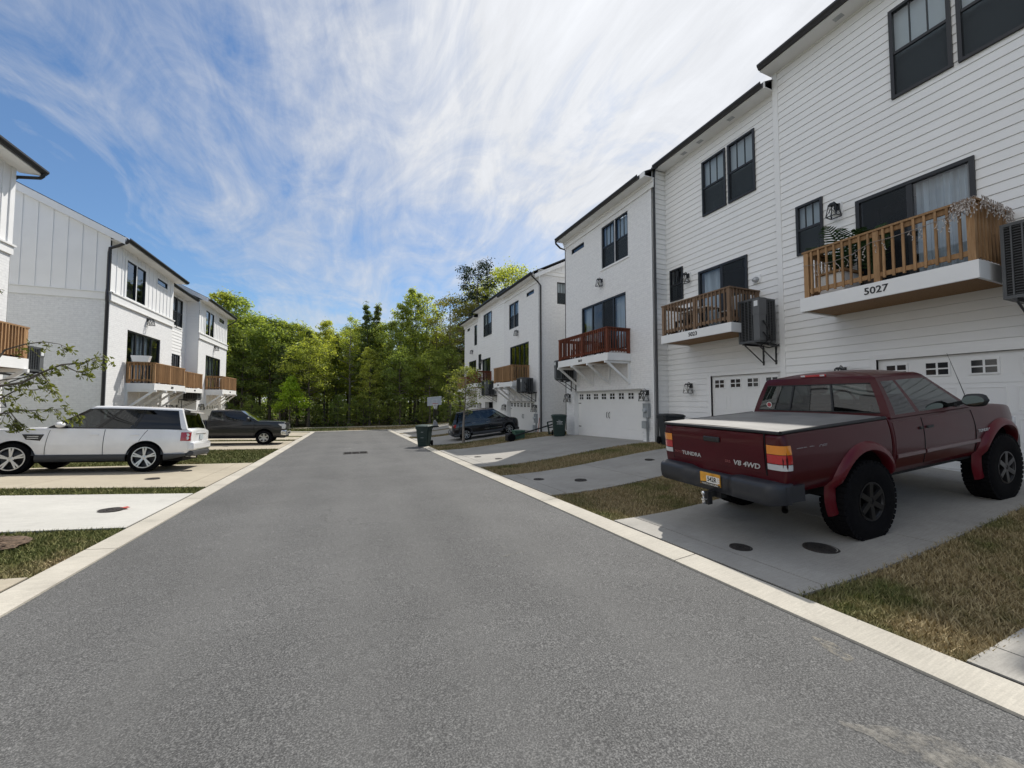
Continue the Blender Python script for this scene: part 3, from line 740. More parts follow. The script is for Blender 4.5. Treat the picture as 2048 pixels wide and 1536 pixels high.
def meter(f, u, v, label, s=1.0, vb=-1.5):
    t = thing('electric_meter', label, 'electric meter', f(u, v, 0), 'grey electric meters on the walls')
    m = M(); fbox(m, f, u-.14*s, u+.14*s, v-.24*s, v+.26*s, 0, .12*s); m.build('meter_box', GREYBOX, t, bevel=.008)
    m = M(); c = f(u, v+.02, .12*s)
    P = [(.085*s, 0), (.085*s, .05), (.07*s, .085), (.0, .09)]
    rings = [[f(u+r*math.cos(2*PI*j/14), v+.02+r*math.sin(2*PI*j/14), .12*s+hh) for j in range(15)] for r, hh in P]; m.grid(rings); m.build('dial', simple('meter_dial', (.42,.45,.47), .2), t, smooth=40)
    m = M(); m.tube([f(u-.02, v-.24*s, .06), f(u-.02, vb+.1, .06), f(u-.02, vb-.1, .10)], .035, 8)
    fbox(m, f, u-.02-.09*s, u-.02+.13*s, v-.62*s, v-.36*s, .098, .20*s) if s >= 1 else None
    m.build('conduit', GREYBOX, t, smooth=40)
    return t
def side_pipe(h, pts, name='downspout', r=.045):
    m = M(); m.tube(pts, r, 8); m.build(name, GUTTER, h, smooth=40)
def board(h, f, u0, u1, v0, v1, d1, name='corner_board', d0=0):
    m = M(); fbox(m, f, u0, u1, v0, v1, d0, d1); return m.build(name, TRIM, h)
def vents(h, f, us, vs, over=.45):
    for u in us:
        m = M(); fbox(m, f, u-.09, u+.09, vs-.006, vs-.001, over*.35, over*.65); m.build('soffit_vent', METAL, h)
RR = 1
# ---- 5027: nearest house on the right
f = street(10.42, 1)
h = thing('townhouse', 'nearest white lap sided townhouse with wooden balcony numbered 5027 above the red pickup', 'house', (10.42, 3, -1.3), 'white townhouses along the lane')
W1 = (3.31, 4.21, 6.30, 8.21); W2 = (2.34, 3.24, 6.30, 8.21); SM = (5.56, 6.16, 3.65, 4.91); PA = (3.11, 4.91, 2.32, 4.46); GA = (2.24, 4.66, -1.5, .88)
m = M(); lap_wall(m, f, -13, 6.53, -1.6, 8.78, [W1, W2, SM, PA, GA]); m.build('wall', SIDING, h)
shell(h, 10.42, 1, -13, 6.63, -1.6, 8.78, SIDING)
board(h, f, 6.53, 6.635, -1.6, 8.78, .03); m = M(); m.box(10.39, 10.54, 6.636, 6.66, -1.5, 8.78); m.build('corner_board', TRIM, h)
for o in (W1, W2): win(h, f, *o, d=.02, fw=.06)
win(h, f, *SM, d=.02, fw=.055)
patio(h, f, *PA, d=.02, panels=2, curtains=(0,), screens=(1,))
garage(h, f, 2.24, 4.66, -1.33, .88, -.05, 4)
eave(h, f, -13, 6.70, 8.78, .42); roof(h, 10.42, 1, -13, 6.72, 8.78, .42); vents(h, f, (4.0, 5.0), 8.78)
B27 = balcony(h, f, 2.75, 5.40, 1.955, 2.25, 3.26, 1.27, WOOD_NEW, [2.82, 4.04, 5.26], .128, '5027', num_u=4.06, size=.185)
lantern(f, 5.25, 4.43, 'lantern beside the patio door above balcony 5027, over the palm', True)
lantern(f, 5.24, .64, 'lantern left of the nearest garage, half hidden by the red pickup roof', True)
condenser(f, 1.95, 2.62, 1.60, 2.79, .22, .92, 'grey air conditioner cut off by the right picture edge beside balcony 5027', 'lo')
# ---- 5023
f = street(10.5, 1)
h = thing('townhouse', 'white lap sided townhouse with balcony numbered 5023, between 5027 and the white brick house', 'house', (10.5, 8.6, -1.4), 'white townhouses along the lane')
W1 = (8.17, 9.02, 5.95, 7.74); W2 = (7.24, 8.09, 5.95, 7.74); SM = (9.88, 10.45, 3.5, 4.62); PA = (7.55, 9.24, 2.15, 4.21); GA = (6.72, 8.87, -1.6, .78)
m = M(); lap_wall(m, f, 6.64, 10.64, -1.6, 8.34, [W1, W2, SM, PA, GA]); m.build('wall', SIDING, h)
shell(h, 10.5, 1, 6.64, 10.64, -1.6, 8.34, SIDING, near=False)
for o in (W1, W2): win(h, f, *o, d=.02, fw=.055)
win(h, f, *SM, d=.02, dark=True)
patio(h, f, *PA, d=.02, panels=2, curtains=(1,), screens=(0,))
garage(h, f, 6.72, 8.87, -1.375, .78, -.05, 4)
eave(h, f, 6.635, 10.7, 8.34, .42, gut=(.04, .02)); roof(h, 10.5, 1, 6.64, 10.72, 8.34, .42); vents(h, f, (9.55, 8.9, 7.8), 8.34)
balcony(h, f, 7.2, 9.71, 1.845, 2.10, 3.07, 1.2, WOOD_GREY, [7.28, 8.40, 9.62], .125, '5023', num_u=8.45, size=.16)
lantern(f, 9.64, 4.15, 'lantern between the small window and the patio door of house 5023', True)
lantern(f, 9.60, .46, 'lantern left of the garage of house 5023 above the dark bin', True)
condenser(f, 6.70, 7.28, 1.53, 2.68, .18, .82, 'grey air conditioner on a wall bracket right of balcony 5023', 'lo')
v = thing('dryer_vent', 'round metal vent hood on white block right of the patio door of house 5023', 'vent', f(7.28, 3.4, 0))
m = M(); fbox(m, f, 7.17, 7.39, 3.29, 3.52, 0, .04); m.build('mounting_block', TRIM, v)
m = M(); m.grid([[f(7.28+r*math.cos(2*PI*j/14), 3.4-q+r*math.sin(2*PI*j/14), d) for j in range(15)] for r, d, q in ((.07, .04, 0), (.075, .10, .01), (.06, .15, .03), (0, .17, .03))]); m.build('hood', METAL, v, smooth=60)
# ---- 5019: white brick, projecting
f = street(9.85, 1)
h = thing('townhouse', 'white painted brick townhouse with red stained balcony and bracketed deck', 'house', (9.85, 13.6, -1.6), 'white townhouses along the lane')
W = (11.93, 13.63, 5.60, 7.40); ST = (14.96, 16.05, 7.08, 7.33); PA = (12.1, 15.2, 2.05, 4.26); GA = (11.24, 15.93, -1.8, .46, .28)
m = M(); plain_wall(m, f, 10.65, 16.61, -1.8, 7.9, [W, ST, PA, GA], .10); m.build('wall', BRICK, h)
m = M(); lap_wall(m, gable(10.65), 9.87, 10.52, -1.7, 8.3); m.build('side_wall', SIDING, h)
shell(h, 9.85, 1, 10.66, 16.61, -1.8, 7.9, BRICK)
win(h, f, 12.80, 13.62, 5.61, 7.39, d=-.06); win(h, f, 11.94, 12.74, 5.61, 7.39, d=-.06); board(h, f, 12.741, 12.799, 5.61, 7.39, -.04, 'mullion', -.1)
m = M(); fbox(m, f, 11.86, 13.70, 5.53, 5.60, -.06, .035); m.build('window_sill', TRIM, h)
win(h, f, *ST, d=-.06, style='fixed', name='transom_window', dark=True)
patio(h, f, *PA, d=-.05, panels=4, curtains=(3, 0), screens=(1,))
garage(h, f, 11.27, 15.90, -1.60, .44, -.24, 8, True, casing=0)
m = M()
for a in ((11.245, 11.27, -1.6, .455), (15.90, 15.925, -1.6, .455), (11.27, 15.9, .44, .455)): fbox(m, f, *a, -.27, -.03)
m.build('door_casing', TRIM, h)
eave(h, f, 10.5, 16.75, 7.90, .40, True, gut=(.25, 0)); roof(h, 9.85, 1, 10.5, 16.78, 7.9, .40)
board(h, f, 10.64, 10.70, -1.7, 7.6, .02)
balcony(h, f, 11.83, 15.51, 1.52, 1.80, 2.77, 1.08, WOOD_RED, [11.91, 13.60, 15.42], .125, '5019', brackets=(11.93, 13.12, 14.30, 15.45), num_u=13.68, size=.14)
lantern(f, 13.62, 5.06, 'lantern on white brick under the paired windows above the red stained balcony')
lantern(f, 16.27, .19, 'lantern left of the double garage behind the green bin', k=1.15); lantern(f, 10.97, .24, 'lantern right of the double garage above the grey meter', k=1.2)
meter(f, 10.97, -.34, 'grey meter box with conduit right of the double garage on white brick', 1.0, -1.5)
condenser(f, 15.6, 16.25, 1.02, 1.92, .20, .85, 'dark air conditioner half hidden behind the red stained balcony', 'hi')
side_pipe(h, [(9.98, 10.72, 8.42), (9.98, 10.60, 8.30), (9.92, 10.57, 8.1), (9.90, 10.57, 7.9), (9.90, 10.57, -1.3), (9.80, 10.5, -1.45)])
side_pipe(h, [(9.36, 16.74, 7.95), (9.38, 16.74, 7.82), (9.6, 16.70, 7.62), (9.9, 16.68, 7.55), (9.9, 16.68, -1.4)])
# ---- row beyond the gap
f = street(9.6, 1)
h = thing('townhouse', 'white brick end townhouse beyond the gap, behind the black hatchback', 'house', (9.6, 21.7, -1.8), 'white townhouses along the lane')
W = (21.88, 23.42, 4.64, 6.28); ST = (19.70, 20.70, 6.13, 6.37); PA = (20.4, 23.25, 1.3, 3.48); GA = (19.62, 23.75, -2.0, .0, .28)
m = M(); plain_wall(m, f, 19.13, 24.31, -2.0, 6.93, [W, ST, PA, GA], .10); m.build('wall', BRICK, h)
SW = (10.78, 11.42, 5.5, 6.75)
gf_ = gable(19.13); m = M(); plain_wall(m, gf_, 9.6, 20.6, -2.0, 7.05, [SW], .08); m.build('side_wall', BRICK, h)
m = M(); batten_wall(m, gf_, 9.9, 15.1, 7.25, 9, step=.40, top=lambda u: 7.15+.5*(u-9.6)-.12 if u > 9.95 else 7.26); batten_wall(m, gf_, 15.1, 20.4, 7.25, 9, step=.40, top=lambda u: 7.15+.5*(20.6-u)-.12); m.build('gable_wall', SIDING, h)
m = M(); fbox(m, gf_, 9.55, 20.65, 7.05, 7.25, 0, .06); fbox(m, gf_, 9.5, 20.7, 7.25, 7.31, 0, .11); m.build('frieze', TRIM, h)
m = M(); m.prism([(9.3, 6.98), (15.1, 9.9), (15.1, 9.66), (9.3, 6.76)], 'y', 18.93, 18.98); m.build('rake_board', TRIM, h)
m = M(); m.box(9.62, 9.74, 24.2, 24.3, -2, 6.9); m.poly([(10.2, 24.31, -2), (9.6, 24.31, -2), (9.6, 24.31, 7), (10.2, 24.31, 7)]); m.build('far_return', SIDING, h)
shell(h, 9.6, 1, 19.14, 24.31, -2.0, 6.93, BRICK, near=False)
win(h, gf_, *SW, d=-.05)
win(h, f, 21.89, 22.62, 4.65, 6.27, d=-.06, bars=1); win(h, f, 22.68, 23.41, 4.65, 6.27, d=-.06, bars=1); board(h, f, 22.621, 22.679, 4.65, 6.27, -.04, 'mullion', -.1)
win(h, f, *ST, d=-.06, style='fixed', name='transom_window', dark=True)
patio(h, f, *PA, d=-.05, panels=4)
garage(h, f, 19.65, 23.72, -1.80, -.02, -.24, 8, True, casing=0)
eave(h, f, 18.95, 24.31, 6.93, .40, True); roof(h, 9.6, 1, 18.95, 24.35, 6.93, .40)
balcony(h, f, 20.29, 23.34, .85, 1.12, 2.08, 1.1, WOOD_NEW, [20.37, 21.8, 23.26], .10, '5011', brackets=(20.4, 21.4, 22.4, 23.28), num_u=22.5, size=.13)
lantern(f, 21.95, 4.24, 'lantern on white brick above the balcony of the end house beyond the gap')
lantern(f, 23.98, -.37, 'lantern left of the garage door behind the black hatchback', k=1.15); lantern(f, 19.42, -.36, 'lantern right of the garage door behind the green utility box', k=1.15)
meter(f, 19.38, -.95, 'meter box right of the garage beyond the green utility box', 1.0, -1.7)
condenser(f, 19.35, 20.1, .52, 1.28, .22, .9, 'air conditioner at the right end of the balcony above the black hatchback', 'lo')
side_pipe(h, [(9.1, 18.96, 6.98), (9.12, 18.98, 6.86), (9.5, 19.04, 6.6), (9.70, 19.05, 6.4), (9.70, 19.05, -1.7)])
f = street(10.2, 1)
h = thing('townhouse', 'lap sided middle townhouse of the far right row with an open dark garage', 'house', (10.2, 28, -2), 'white townhouses along the lane')
W1 = (28.40, 29.30, 5.25, 7.05); W2 = (29.38, 30.28, 5.25, 7.05); SM = (31.0, 31.6, 2.65, 3.95); PA = (28.7, 30.55, 1.4, 3.42); GA = (28.05, 29.9, -2.3, -.06)
m = M(); lap_wall(m, f, 24.31, 31.9, -2.3, 7.55, [W1, W2, SM, PA, GA], reveal=.3); m.build('wall', SIDING, h)
shell(h, 10.2, 1, 24.31, 31.9, -2.3, 7.55, SIDING)
for o in (W1, W2): win(h, f, *o, d=.02, bars=1)
win(h, f, *SM, d=.02, dark=True); patio(h, f, *PA, d=.02)
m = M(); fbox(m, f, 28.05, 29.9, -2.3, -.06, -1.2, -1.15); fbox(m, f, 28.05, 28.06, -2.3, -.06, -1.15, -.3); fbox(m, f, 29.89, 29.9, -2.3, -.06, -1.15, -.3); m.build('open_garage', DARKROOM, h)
m = M()
for a in ((27.93, 28.05, -2.2, .06), (29.9, 30.02, -2.2, .06), (28.05, 29.9, -.06, .06)): fbox(m, f, *a, 0, .03)
m.build('door_casing', TRIM, h)
eave(h, f, 24.2, 31.9, 7.55, .42); roof(h, 10.2, 1, 24.2, 31.95, 7.55, .42)
balcony(h, f, 28.4, 31.2, 1.10, 1.38, 2.33, 1.2, WOOD_RED, [28.48, 29.8, 31.12], .11)
lantern(f, 31.0, -.33, 'lantern left of the open dark garage far down on the right', k=1.2); lantern(f, 30.78, 3.33, 'lantern by the patio door of the far middle house on the right')
condenser(f, 27.2, 28.2, .47, 1.5, .22, .9, 'air conditioner below the far dark balcony on the right', 'lo')
side_pipe(h, [(9.72, 24.28, 7.62), (9.75, 24.3, 7.45), (10.0, 24.4, 7.2), (10.14, 24.45, 7.1), (10.14, 24.45, -2)])
h = thing('townhouse', 'last white brick townhouse of the right row, partly behind the sapling and tall trees', 'house', (10.2, 34, -2), 'white townhouses along the lane')
W1 = (32.2, 33.0, 4.9, 6.67); ST = (34.35, 35.2, 6.5, 6.75); PA = (32.4, 34.6, 1.3, 3.6); GA = (32.3, 35.4, -2.3, -.2, .25)
m = M(); plain_wall(m, f, 31.9, 36.1, -2.4, 7.2, [W1, ST, PA, GA], .10); m.build('wall', BRICK, h); shell(h, 10.2, 1, 31.91, 36.1, -2.4, 7.2, BRICK)
win(h, f, *W1, d=-.05, bars=1); win(h, f, *ST, d=-.05, style='fixed', name='transom_window', dark=True); patio(h, f, *PA, d=-.05, panels=3); garage(h, f, 32.33, 35.37, -2.15, -.22, -.2, 6, True, casing=0)
eave(h, f, 31.9, 36.3, 7.2, .42, True); roof(h, 10.2, 1, 31.92, 36.3, 7.2, .42)
balcony(h, f, 32.3, 35.0, .85, 1.1, 2.1, 1.0, WOOD_NEW, [32.4, 33.6, 34.9], .11)
lantern(f, 33.4, 4.42, 'lantern high on the last brick house of the right row')

# ---- left row
def left_end(name_label, y0, far, gx, number, seed, lamps):
    f = street(-8.7, -1); y1 = far
    h = thing('townhouse', name_label, 'house', (-8.7, (y0+y1)/2, -2.1), 'white townhouses along the lane')
    o = y0-20.05
    W = (21.12+o, 22.82+o, 4.33, 5.98); ST = (23.97+o, 25.08+o, 5.72, 6.0); PA = (21.47+o, 24.6+o, .75, 3.04); GA = (20.85+o, 25.25+o, -2.4, -.17, .25)
    m = M(); plain_wall(m, f, y0, y1, -2.5, 3.97, [PA, GA], .10); m.build('brick_wall', BRICK, h)
    m = M(); batten_wall(m, f, y0, y1, 4.3, 6.33, [W, ST], .385); m.build('wall', SIDING, h)
    m = M(); fbox(m, f, y0-.03, y1+.03, 3.97, 4.25, 0, .05); fbox(m, f, y0-.06, y1+.06, 4.25, 4.30, 0, .09); fbox(m, f, y0-.05, y1+.05, 3.93, 3.97, 0, .075); m.build('band_trim', TRIM, h)
    win(h, f, 21.16+o, 21.93+o, 4.37, 5.94, d=0, style='fixed', dark=True, fw=.03); win(h, f, 22.0+o, 22.78+o, 4.37, 5.94, d=0, style='fixed', dark=True, fw=.03)
    m = M()
    for a in ((21.04+o, 21.16+o, 4.30, 6.06), (22.78+o, 22.90+o, 4.30, 6.06), (21.16+o, 22.78+o, 5.94, 6.06), (21.16+o, 22.78+o, 4.30, 4.37), (21.93+o, 22.0+o, 4.37, 5.94)): fbox(m, f, *a, -.03, .035)
    m.build('window_trim', TRIM, h)
    win(h, f, *ST, d=0, style='fixed', trim=.09, dark=True, fw=.03, name='transom_window')
    patio(h, f, *PA, d=-.05, panels=4, curtains=(1, 2))
    garage(h, f, 20.88+o, 25.22+o, -2.06, -.19, -.2, 8, True, casing=0)
    eave(h, f, y0-.12, y1+.25, 6.33, .45, False); roof(h, -8.7, -1, y0-.15, y1+.28, 6.33, .45)
    shell(h, -8.7, -1, y0, y1, -2.5, 6.33, BRICK, near=False)
    balcony(h, f, 21.45+o, 24.88+o, .49, .77, 1.67, .97, WOOD_NEW, [21.53+o, 23.1+o, 24.8+o], .10, number, brackets=(21.5+o, 22.55+o, 23.55+o, 24.8+o), num_u=23.3+o, face=-1, size=.14)
    lantern(f, 23.15+o, 3.72, lamps[0]); lantern(f, 20.48+o, -.33, lamps[1], k=1.1); lantern(f, 25.58+o, -.33, lamps[2], k=1.1)
    return h, f
hA, fA = left_end('white brick and batten townhouse behind the white car with a planter on its balcony', 20.05, 25.95, 0, '5022', 0,
    ['lantern on sunlit white brick above the balcony with the planter', 'lantern left of the garage under the planter balcony', 'lantern between the two garages behind the dark grey pickup'])
gA = gable(20.05)
m = M(); plain_wall(m, gA, -19.7, -8.7, -2.5, 3.97); m.build('side_brick_wall', BRICK, hA)
m = M(); batten_wall(m, gA, -8.75, -14.2, 4.3, 6, step=.405, top=lambda u: 6.5+.5*(-8.7-u)); batten_wall(m, gA, -14.2, -19.7, 4.3, 6, step=.405, top=lambda u: 6.5+.5*(u+19.7))
for a, b in ((-12.4, -8.9),): fbox(m, gA, a, b, 6.98-.004, 6.98+.004, 0, .005) if False else None
m.build('gable_wall', SIDING, hA)
m = M(); fbox(m, gA, -19.7, -8.64, 3.97, 4.25, 0, .04); fbox(m, gA, -19.7, -8.61, 4.25, 4.29, 0, .08); m.build('band_trim', TRIM, hA)
m = M(); m.prism([(-8.25, 6.475), (-14.2, 9.45), (-14.2, 9.17), (-8.25, 6.20)], 'y', 19.88, 20.04); m.build('rake_board', TRIM, hA)
side_pipe(hA, [(-8.17, 19.95, 6.42), (-8.20, 19.94, 6.30), (-8.5, 19.97, 6.12), (-8.72, 19.96, 6.0), (-8.74, 19.97, 5.8), (-8.74, 19.97, 4.4), (-8.73, 19.92, 4.28), (-8.73, 19.92, 3.95), (-8.74, 19.97, 3.85), (-8.74, 19.97, -2)], r=.055)
f = street(-9.35, -1)
h = thing('townhouse', 'narrow recessed lap sided townhouse between the two batten houses on the left', 'house', (-9.35, 28, -2.1), 'white townhouses along the lane')
W1 = (27.5, 28.28, 4.38, 6.0); W2 = (28.34, 29.12, 4.38, 6.0); SM = (27.95, 28.95, .9, 2.72); GA = (26.5, 29.0, -2.5, -.2)
m = M(); lap_wall(m, f, 25.95, 29.9, -2.5, 6.2, [W1, W2, SM, GA]); m.build('wall', SIDING, h); shell(h, -9.35, -1, 25.96, 29.9, -2.5, 6.2, SIDING)
win(h, f, *W1, d=.02, bars=0, trim=.08); win(h, f, *W2, d=.02, bars=0, trim=.08); win(h, f, *SM, d=.02, dark=True); garage(h, f, 26.5, 29.0, -2.1, -.2, -.05, 4)
eave(h, f, 25.95, 29.9, 6.2, .5); roof(h, -9.35, -1, 25.95, 29.9, 6.2, .5)
balcony(h, f, 26.75, 29.5, .49, .74, 1.65, 1.05, WOOD_NEW, [26.83, 28.1, 29.42], .10, '5018', num_u=28.2, face=-1, size=.12)
condenser(f, 29.0, 29.7, .12, .72, .25, .95, 'air conditioner under the middle balcony on the left with looped cable', 'hi')
condenser(f, 26.0, 26.6, .45, 1.45, .22, .9, 'air conditioner between the planter balcony and the middle balcony on the left', 'lo', False)
hC, fC = left_end('far batten and brick townhouse at the end of the left row before the woods', 29.9, 35.95, 0, '5014', 1,
    ['lantern with curled arm above the farthest balcony on the left', 'lantern left of the farthest garage on the left', 'lantern at the far corner of the left row'])
m = M(); lap_wall(m, gable(29.9), -9.4, -8.71, -2.5, 6.35); m.build('side_wall', SIDING, hC)
m = M(); m.prism([(-8.25, 6.48), (-14.2, 9.45), (-14.2, 9.17), (-8.25, 6.22)], 'y', 29.72, 29.77); m.build('rake_board', TRIM, hC)
side_pipe(hC, [(-8.17, 36.12, 6.42), (-8.20, 36.12, 6.2), (-8.6, 36.05, 5.9), (-8.75, 36.0, 5.8), (-8.75, 36.0, -2)])
# ---- nearest house on the left, cut by the frame
f = street(-8.7, -1)
h = thing('townhouse', 'nearest left townhouse cut off by the left picture edge', 'house', (-8.7, 13, -1.6), 'white townhouses along the lane')
m = M(); plain_wall(m, f, 4, 15.15, -1.9, 4.05, [(9, 13, .9, 3.1), (9.2, 13.6, -1.8, .3, .25)], .1); m.build('brick_wall', BRICK, h)
m = M(); batten_wall(m, f, 4, 15.15, 4.33, 6.48, (), .385); m.build('wall', SIDING, h)
m = M(); fbox(m, f, 4, 15.18, 4.05, 4.28, 0, .05); fbox(m, f, 4, 15.21, 4.28, 4.33, 0, .09); fbox(m, f, 15.0, 15.16, 4.33, 6.48, 0, .03); m.build('band_trim', TRIM, h)
patio(h, f, 9, 13, .9, 3.1, d=-.05, panels=4); garage(h, f, 9.25, 13.55, -1.75, .28, -.2, 8, True, casing=0)
eave(h, f, 4, 15.35, 6.48, .45); roof(h, -8.7, -1, 4, 15.4, 6.48, .45); shell(h, -8.7, -1, 4, 15.15, -1.9, 6.48, BRICK)
balcony(h, f, 10.6, 14.2, .83, 1.10, 1.92, 1.0, WOOD_NEW, [10.7, 12.4, 14.1], .10, brackets=(10.7, 11.8, 12.9, 14.1))
side_pipe(h, [(-8.17, 15.28, 6.56), (-8.2, 15.28, 6.45), (-8.25, 15.27, 6.38), (-8.7, 15.25, 6.30), (-8.8, 15.25, 6.2), (-8.8, 15.25, -1.8)])
lantern(f, 14.7, .05, 'lantern at the left picture edge below the nearest left balcony', k=1.1)
condenser(f, 14.28, 14.8, .80, 1.46, .35, .95, 'grey air conditioner at the left picture edge behind the sapling branches', 'hi')
# ---------------------------------------------------------------- vehicles (x forward, y left, z up, origin on the ground between the axles)
CARGLASS = glass('car_glass', .22, (.75,.85,.82), 1.0)
CLEARGL = glass('car_glass_clear', .62, (.85,.95,.92), 1.4)
TINT = glass('car_glass_tinted', .03, (.6,.65,.7), .8)
SMOKE = glass('car_glass_smoke', .10, (.7,.8,.78), .9)
SEAT = simple('seat_cloth', (.05,.05,.052), .8)
CHROME = simple('chrome', (.75,.76,.78), .12, 1.0)
ALLOY = simple('alloy', (.55,.56,.57), .28, .9)
DARKALLOY = simple('dark_alloy', (.03,.03,.032), .35, .5)
REDLENS = simple('red_lens', (.42,.012,.015), .12, spec=.8, coat=1)
AMBER = simple('amber_lens', (.72,.24,.015), .15, spec=.8, coat=1)
CLEARLENS = simple('clear_lens', (.62,.64,.66), .12, .3, coat=1)
UNDER = simple('underbody', (.006,.006,.007), .9)

def weld(o, d=.0008, smooth=32):
    bm = bmesh.new(); bm.from_mesh(o.data); bmesh.ops.remove_doubles(bm, verts=bm.verts, dist=d)
    bmesh.ops.recalc_face_normals(bm, faces=bm.faces); bm.to_mesh(o.data); bm.free()
    o.data.polygons.foreach_set('use_smooth', [True]*len(o.data.polygons)); o.data.set_sharp_from_angle(angle=math.radians(smooth)); return o
class Hull:
    """lower body: x0 rear, x1 front, functions of x for half width, top and sill; arches (xc, zc, r)"""
    def __init__(s, x0, x1, hw, top, sill, arches, rr0=.08, rr1=.10, barrel=.05, crown=.03, tuck=.05, rc=.05, zm=None):
        s.__dict__.update(locals())
    def ins(s, x):
        v = 0
        for e, r in ((x-s.x0, s.rr0), (s.x1-x, s.rr1)):
            if e < r: v = max(v, r-math.sqrt(max(0, r*r-(r-max(e, 0))**2)))
        return v
    def y(s, x, z):
        i = s.ins(x); T = s.top(x); S = s.sill(x); zm = s.zm if s.zm else S+(T-S)*.55; q = (z-zm)/max(.1, (T-S)*.5)
        y = s.hw(x)-i-s.barrel*q*q
        if z < S+.10: y -= s.tuck*((S+.10-z)/.10)**2
        return y
    def bottom(s, x, side):
        b = s.sill(x)+s.ins(x)*.3
        for xc, zc, r in s.arches:
            d = abs(x-xc)
            if d < r-1e-6: b = max(b, zc+math.sqrt(r*r-d*d))
            elif d < r+1e-6 and side == (1 if x < xc else -1): b = max(b, zc+.0)
        return b
    def ring(s, x, side=0, n=8):
        b = s.bottom(x, side); i = s.ins(x); T = s.top(x)-i*.7; rc = s.rc; P = []
        for j in range(n+1):
            z = b+(T-rc-b)*j/n; P.append((s.y(x, z), z))
        y0, z0 = P[-1]
        for a in (30, 60, 90): P.append((y0-rc*(1-math.cos(math.radians(a))), z0+rc*math.sin(math.radians(a))))
        ye, ze = P[-1]
        for k in range(1, 5):
            q = 1-k/4; P.append((ye*q, ze+s.crown*(1-q*q)))
        return P
    def build(s, name, mat, parent, step=.09):
        m = M(); xs = set([s.x0, s.x1]); n = int((s.x1-s.x0)/step)
        xs |= {s.x0+(s.x1-s.x0)*k/n for k in range(n+1)}
        for r, a, sg in ((s.rr0, s.x0, 1), (s.rr1, s.x1, -1)):
            for q in (.03, .12, .28, .55, 1): xs.add(a+sg*r*q)
        st = []
        for xc, zc, r in s.arches:
            for k in range(0, 25): xs.add(xc-r*math.cos(PI*k/24))
        xs = sorted(x for x in xs if s.x0-1e-9 <= x <= s.x1+1e-9); ys = []
        for x in xs:
            if not ys or x-ys[-1] > 1e-4: ys.append(x)
        for x in ys:
            e = [a for a in s.arches if abs(abs(x-a[0])-a[2]) < 2e-4]
            if e:
                first = x < e[0][0]
                st.append((x, -1 if first else 1)); st.append((x, 1 if first else -1))
            else: st.append((x, 0))
        # at an arch edge the first ring is the body outside it, the second the arch (or the reverse)
        rings = []
        for x, sd in st:
            R = s.ring(x, 1 if sd == 1 and x < min((a[0] for a in s.arches if abs(abs(x-a[0])-a[2]) < 2e-4), default=-99) else 0) if False else s.ring(x)
            rings.append((x, R))
        for sg in (1, -1):
            m.grid([[(x, sg*p[0], p[1]) for p in R] for x, R in rings])
        for x, R in (rings[0], rings[-1]):
            m.face([m.vert((x, p[0], p[1])) for p in R]+[m.vert((x, -p[0], p[1])) for p in R[-2::-1]])
        return weld(m.build(name, mat, parent))
    def patch(s, name, mat, parent, xa, xb, za, zb, off=.004, sides=(1, -1), nx=14, nz=8, skew=0):
        res = []
        for sg in sides:
            m = M()
            def pt(i, j, o):
                z = za+(zb-za)*j/nz; x = xa+(xb-xa)*i/nx+skew*(z-za); z = max(z, s.bottom(x, 0)+.012 if any(abs(x-a[0]) < a[2] for a in s.arches) else z); return (x, sg*(s.y(x, z)+o), z)
            m.grid([[pt(i, j, off) for i in range(nx+1)] for j in range(nz+1)])
            edge = [(i, 0) for i in range(nx+1)]+[(nx, j) for j in range(1, nz+1)]+[(i, nz) for i in range(nx-1, -1, -1)]+[(0, j) for j in range(nz-1, -1, -1)]
            m.grid([[pt(i, j, off) for i, j in edge], [pt(i, j, -.006) for i, j in edge]])
            res.append(m.build(name, mat, parent, smooth=30))
        return res
def seams(H, parent, lines):
    """dark shut lines: each line is (x at sill, x at belt, z0, z1)"""
    for xa, xb, z0, z1 in lines:
        for sg in (1, -1):
            P = []
            for j in range(13):
                q = j/12; z = z0+(z1-z0)*q; x = xa+(xb-xa)*q**1.6
                if z > H.bottom(x, 0)+.01: P.append((x, sg*(H.y(x, z)+.0035), z))
            if len(P) > 2:
                m = M(); m.tube(P, .0055, 5); m.build('shut_line', UNDER, parent)
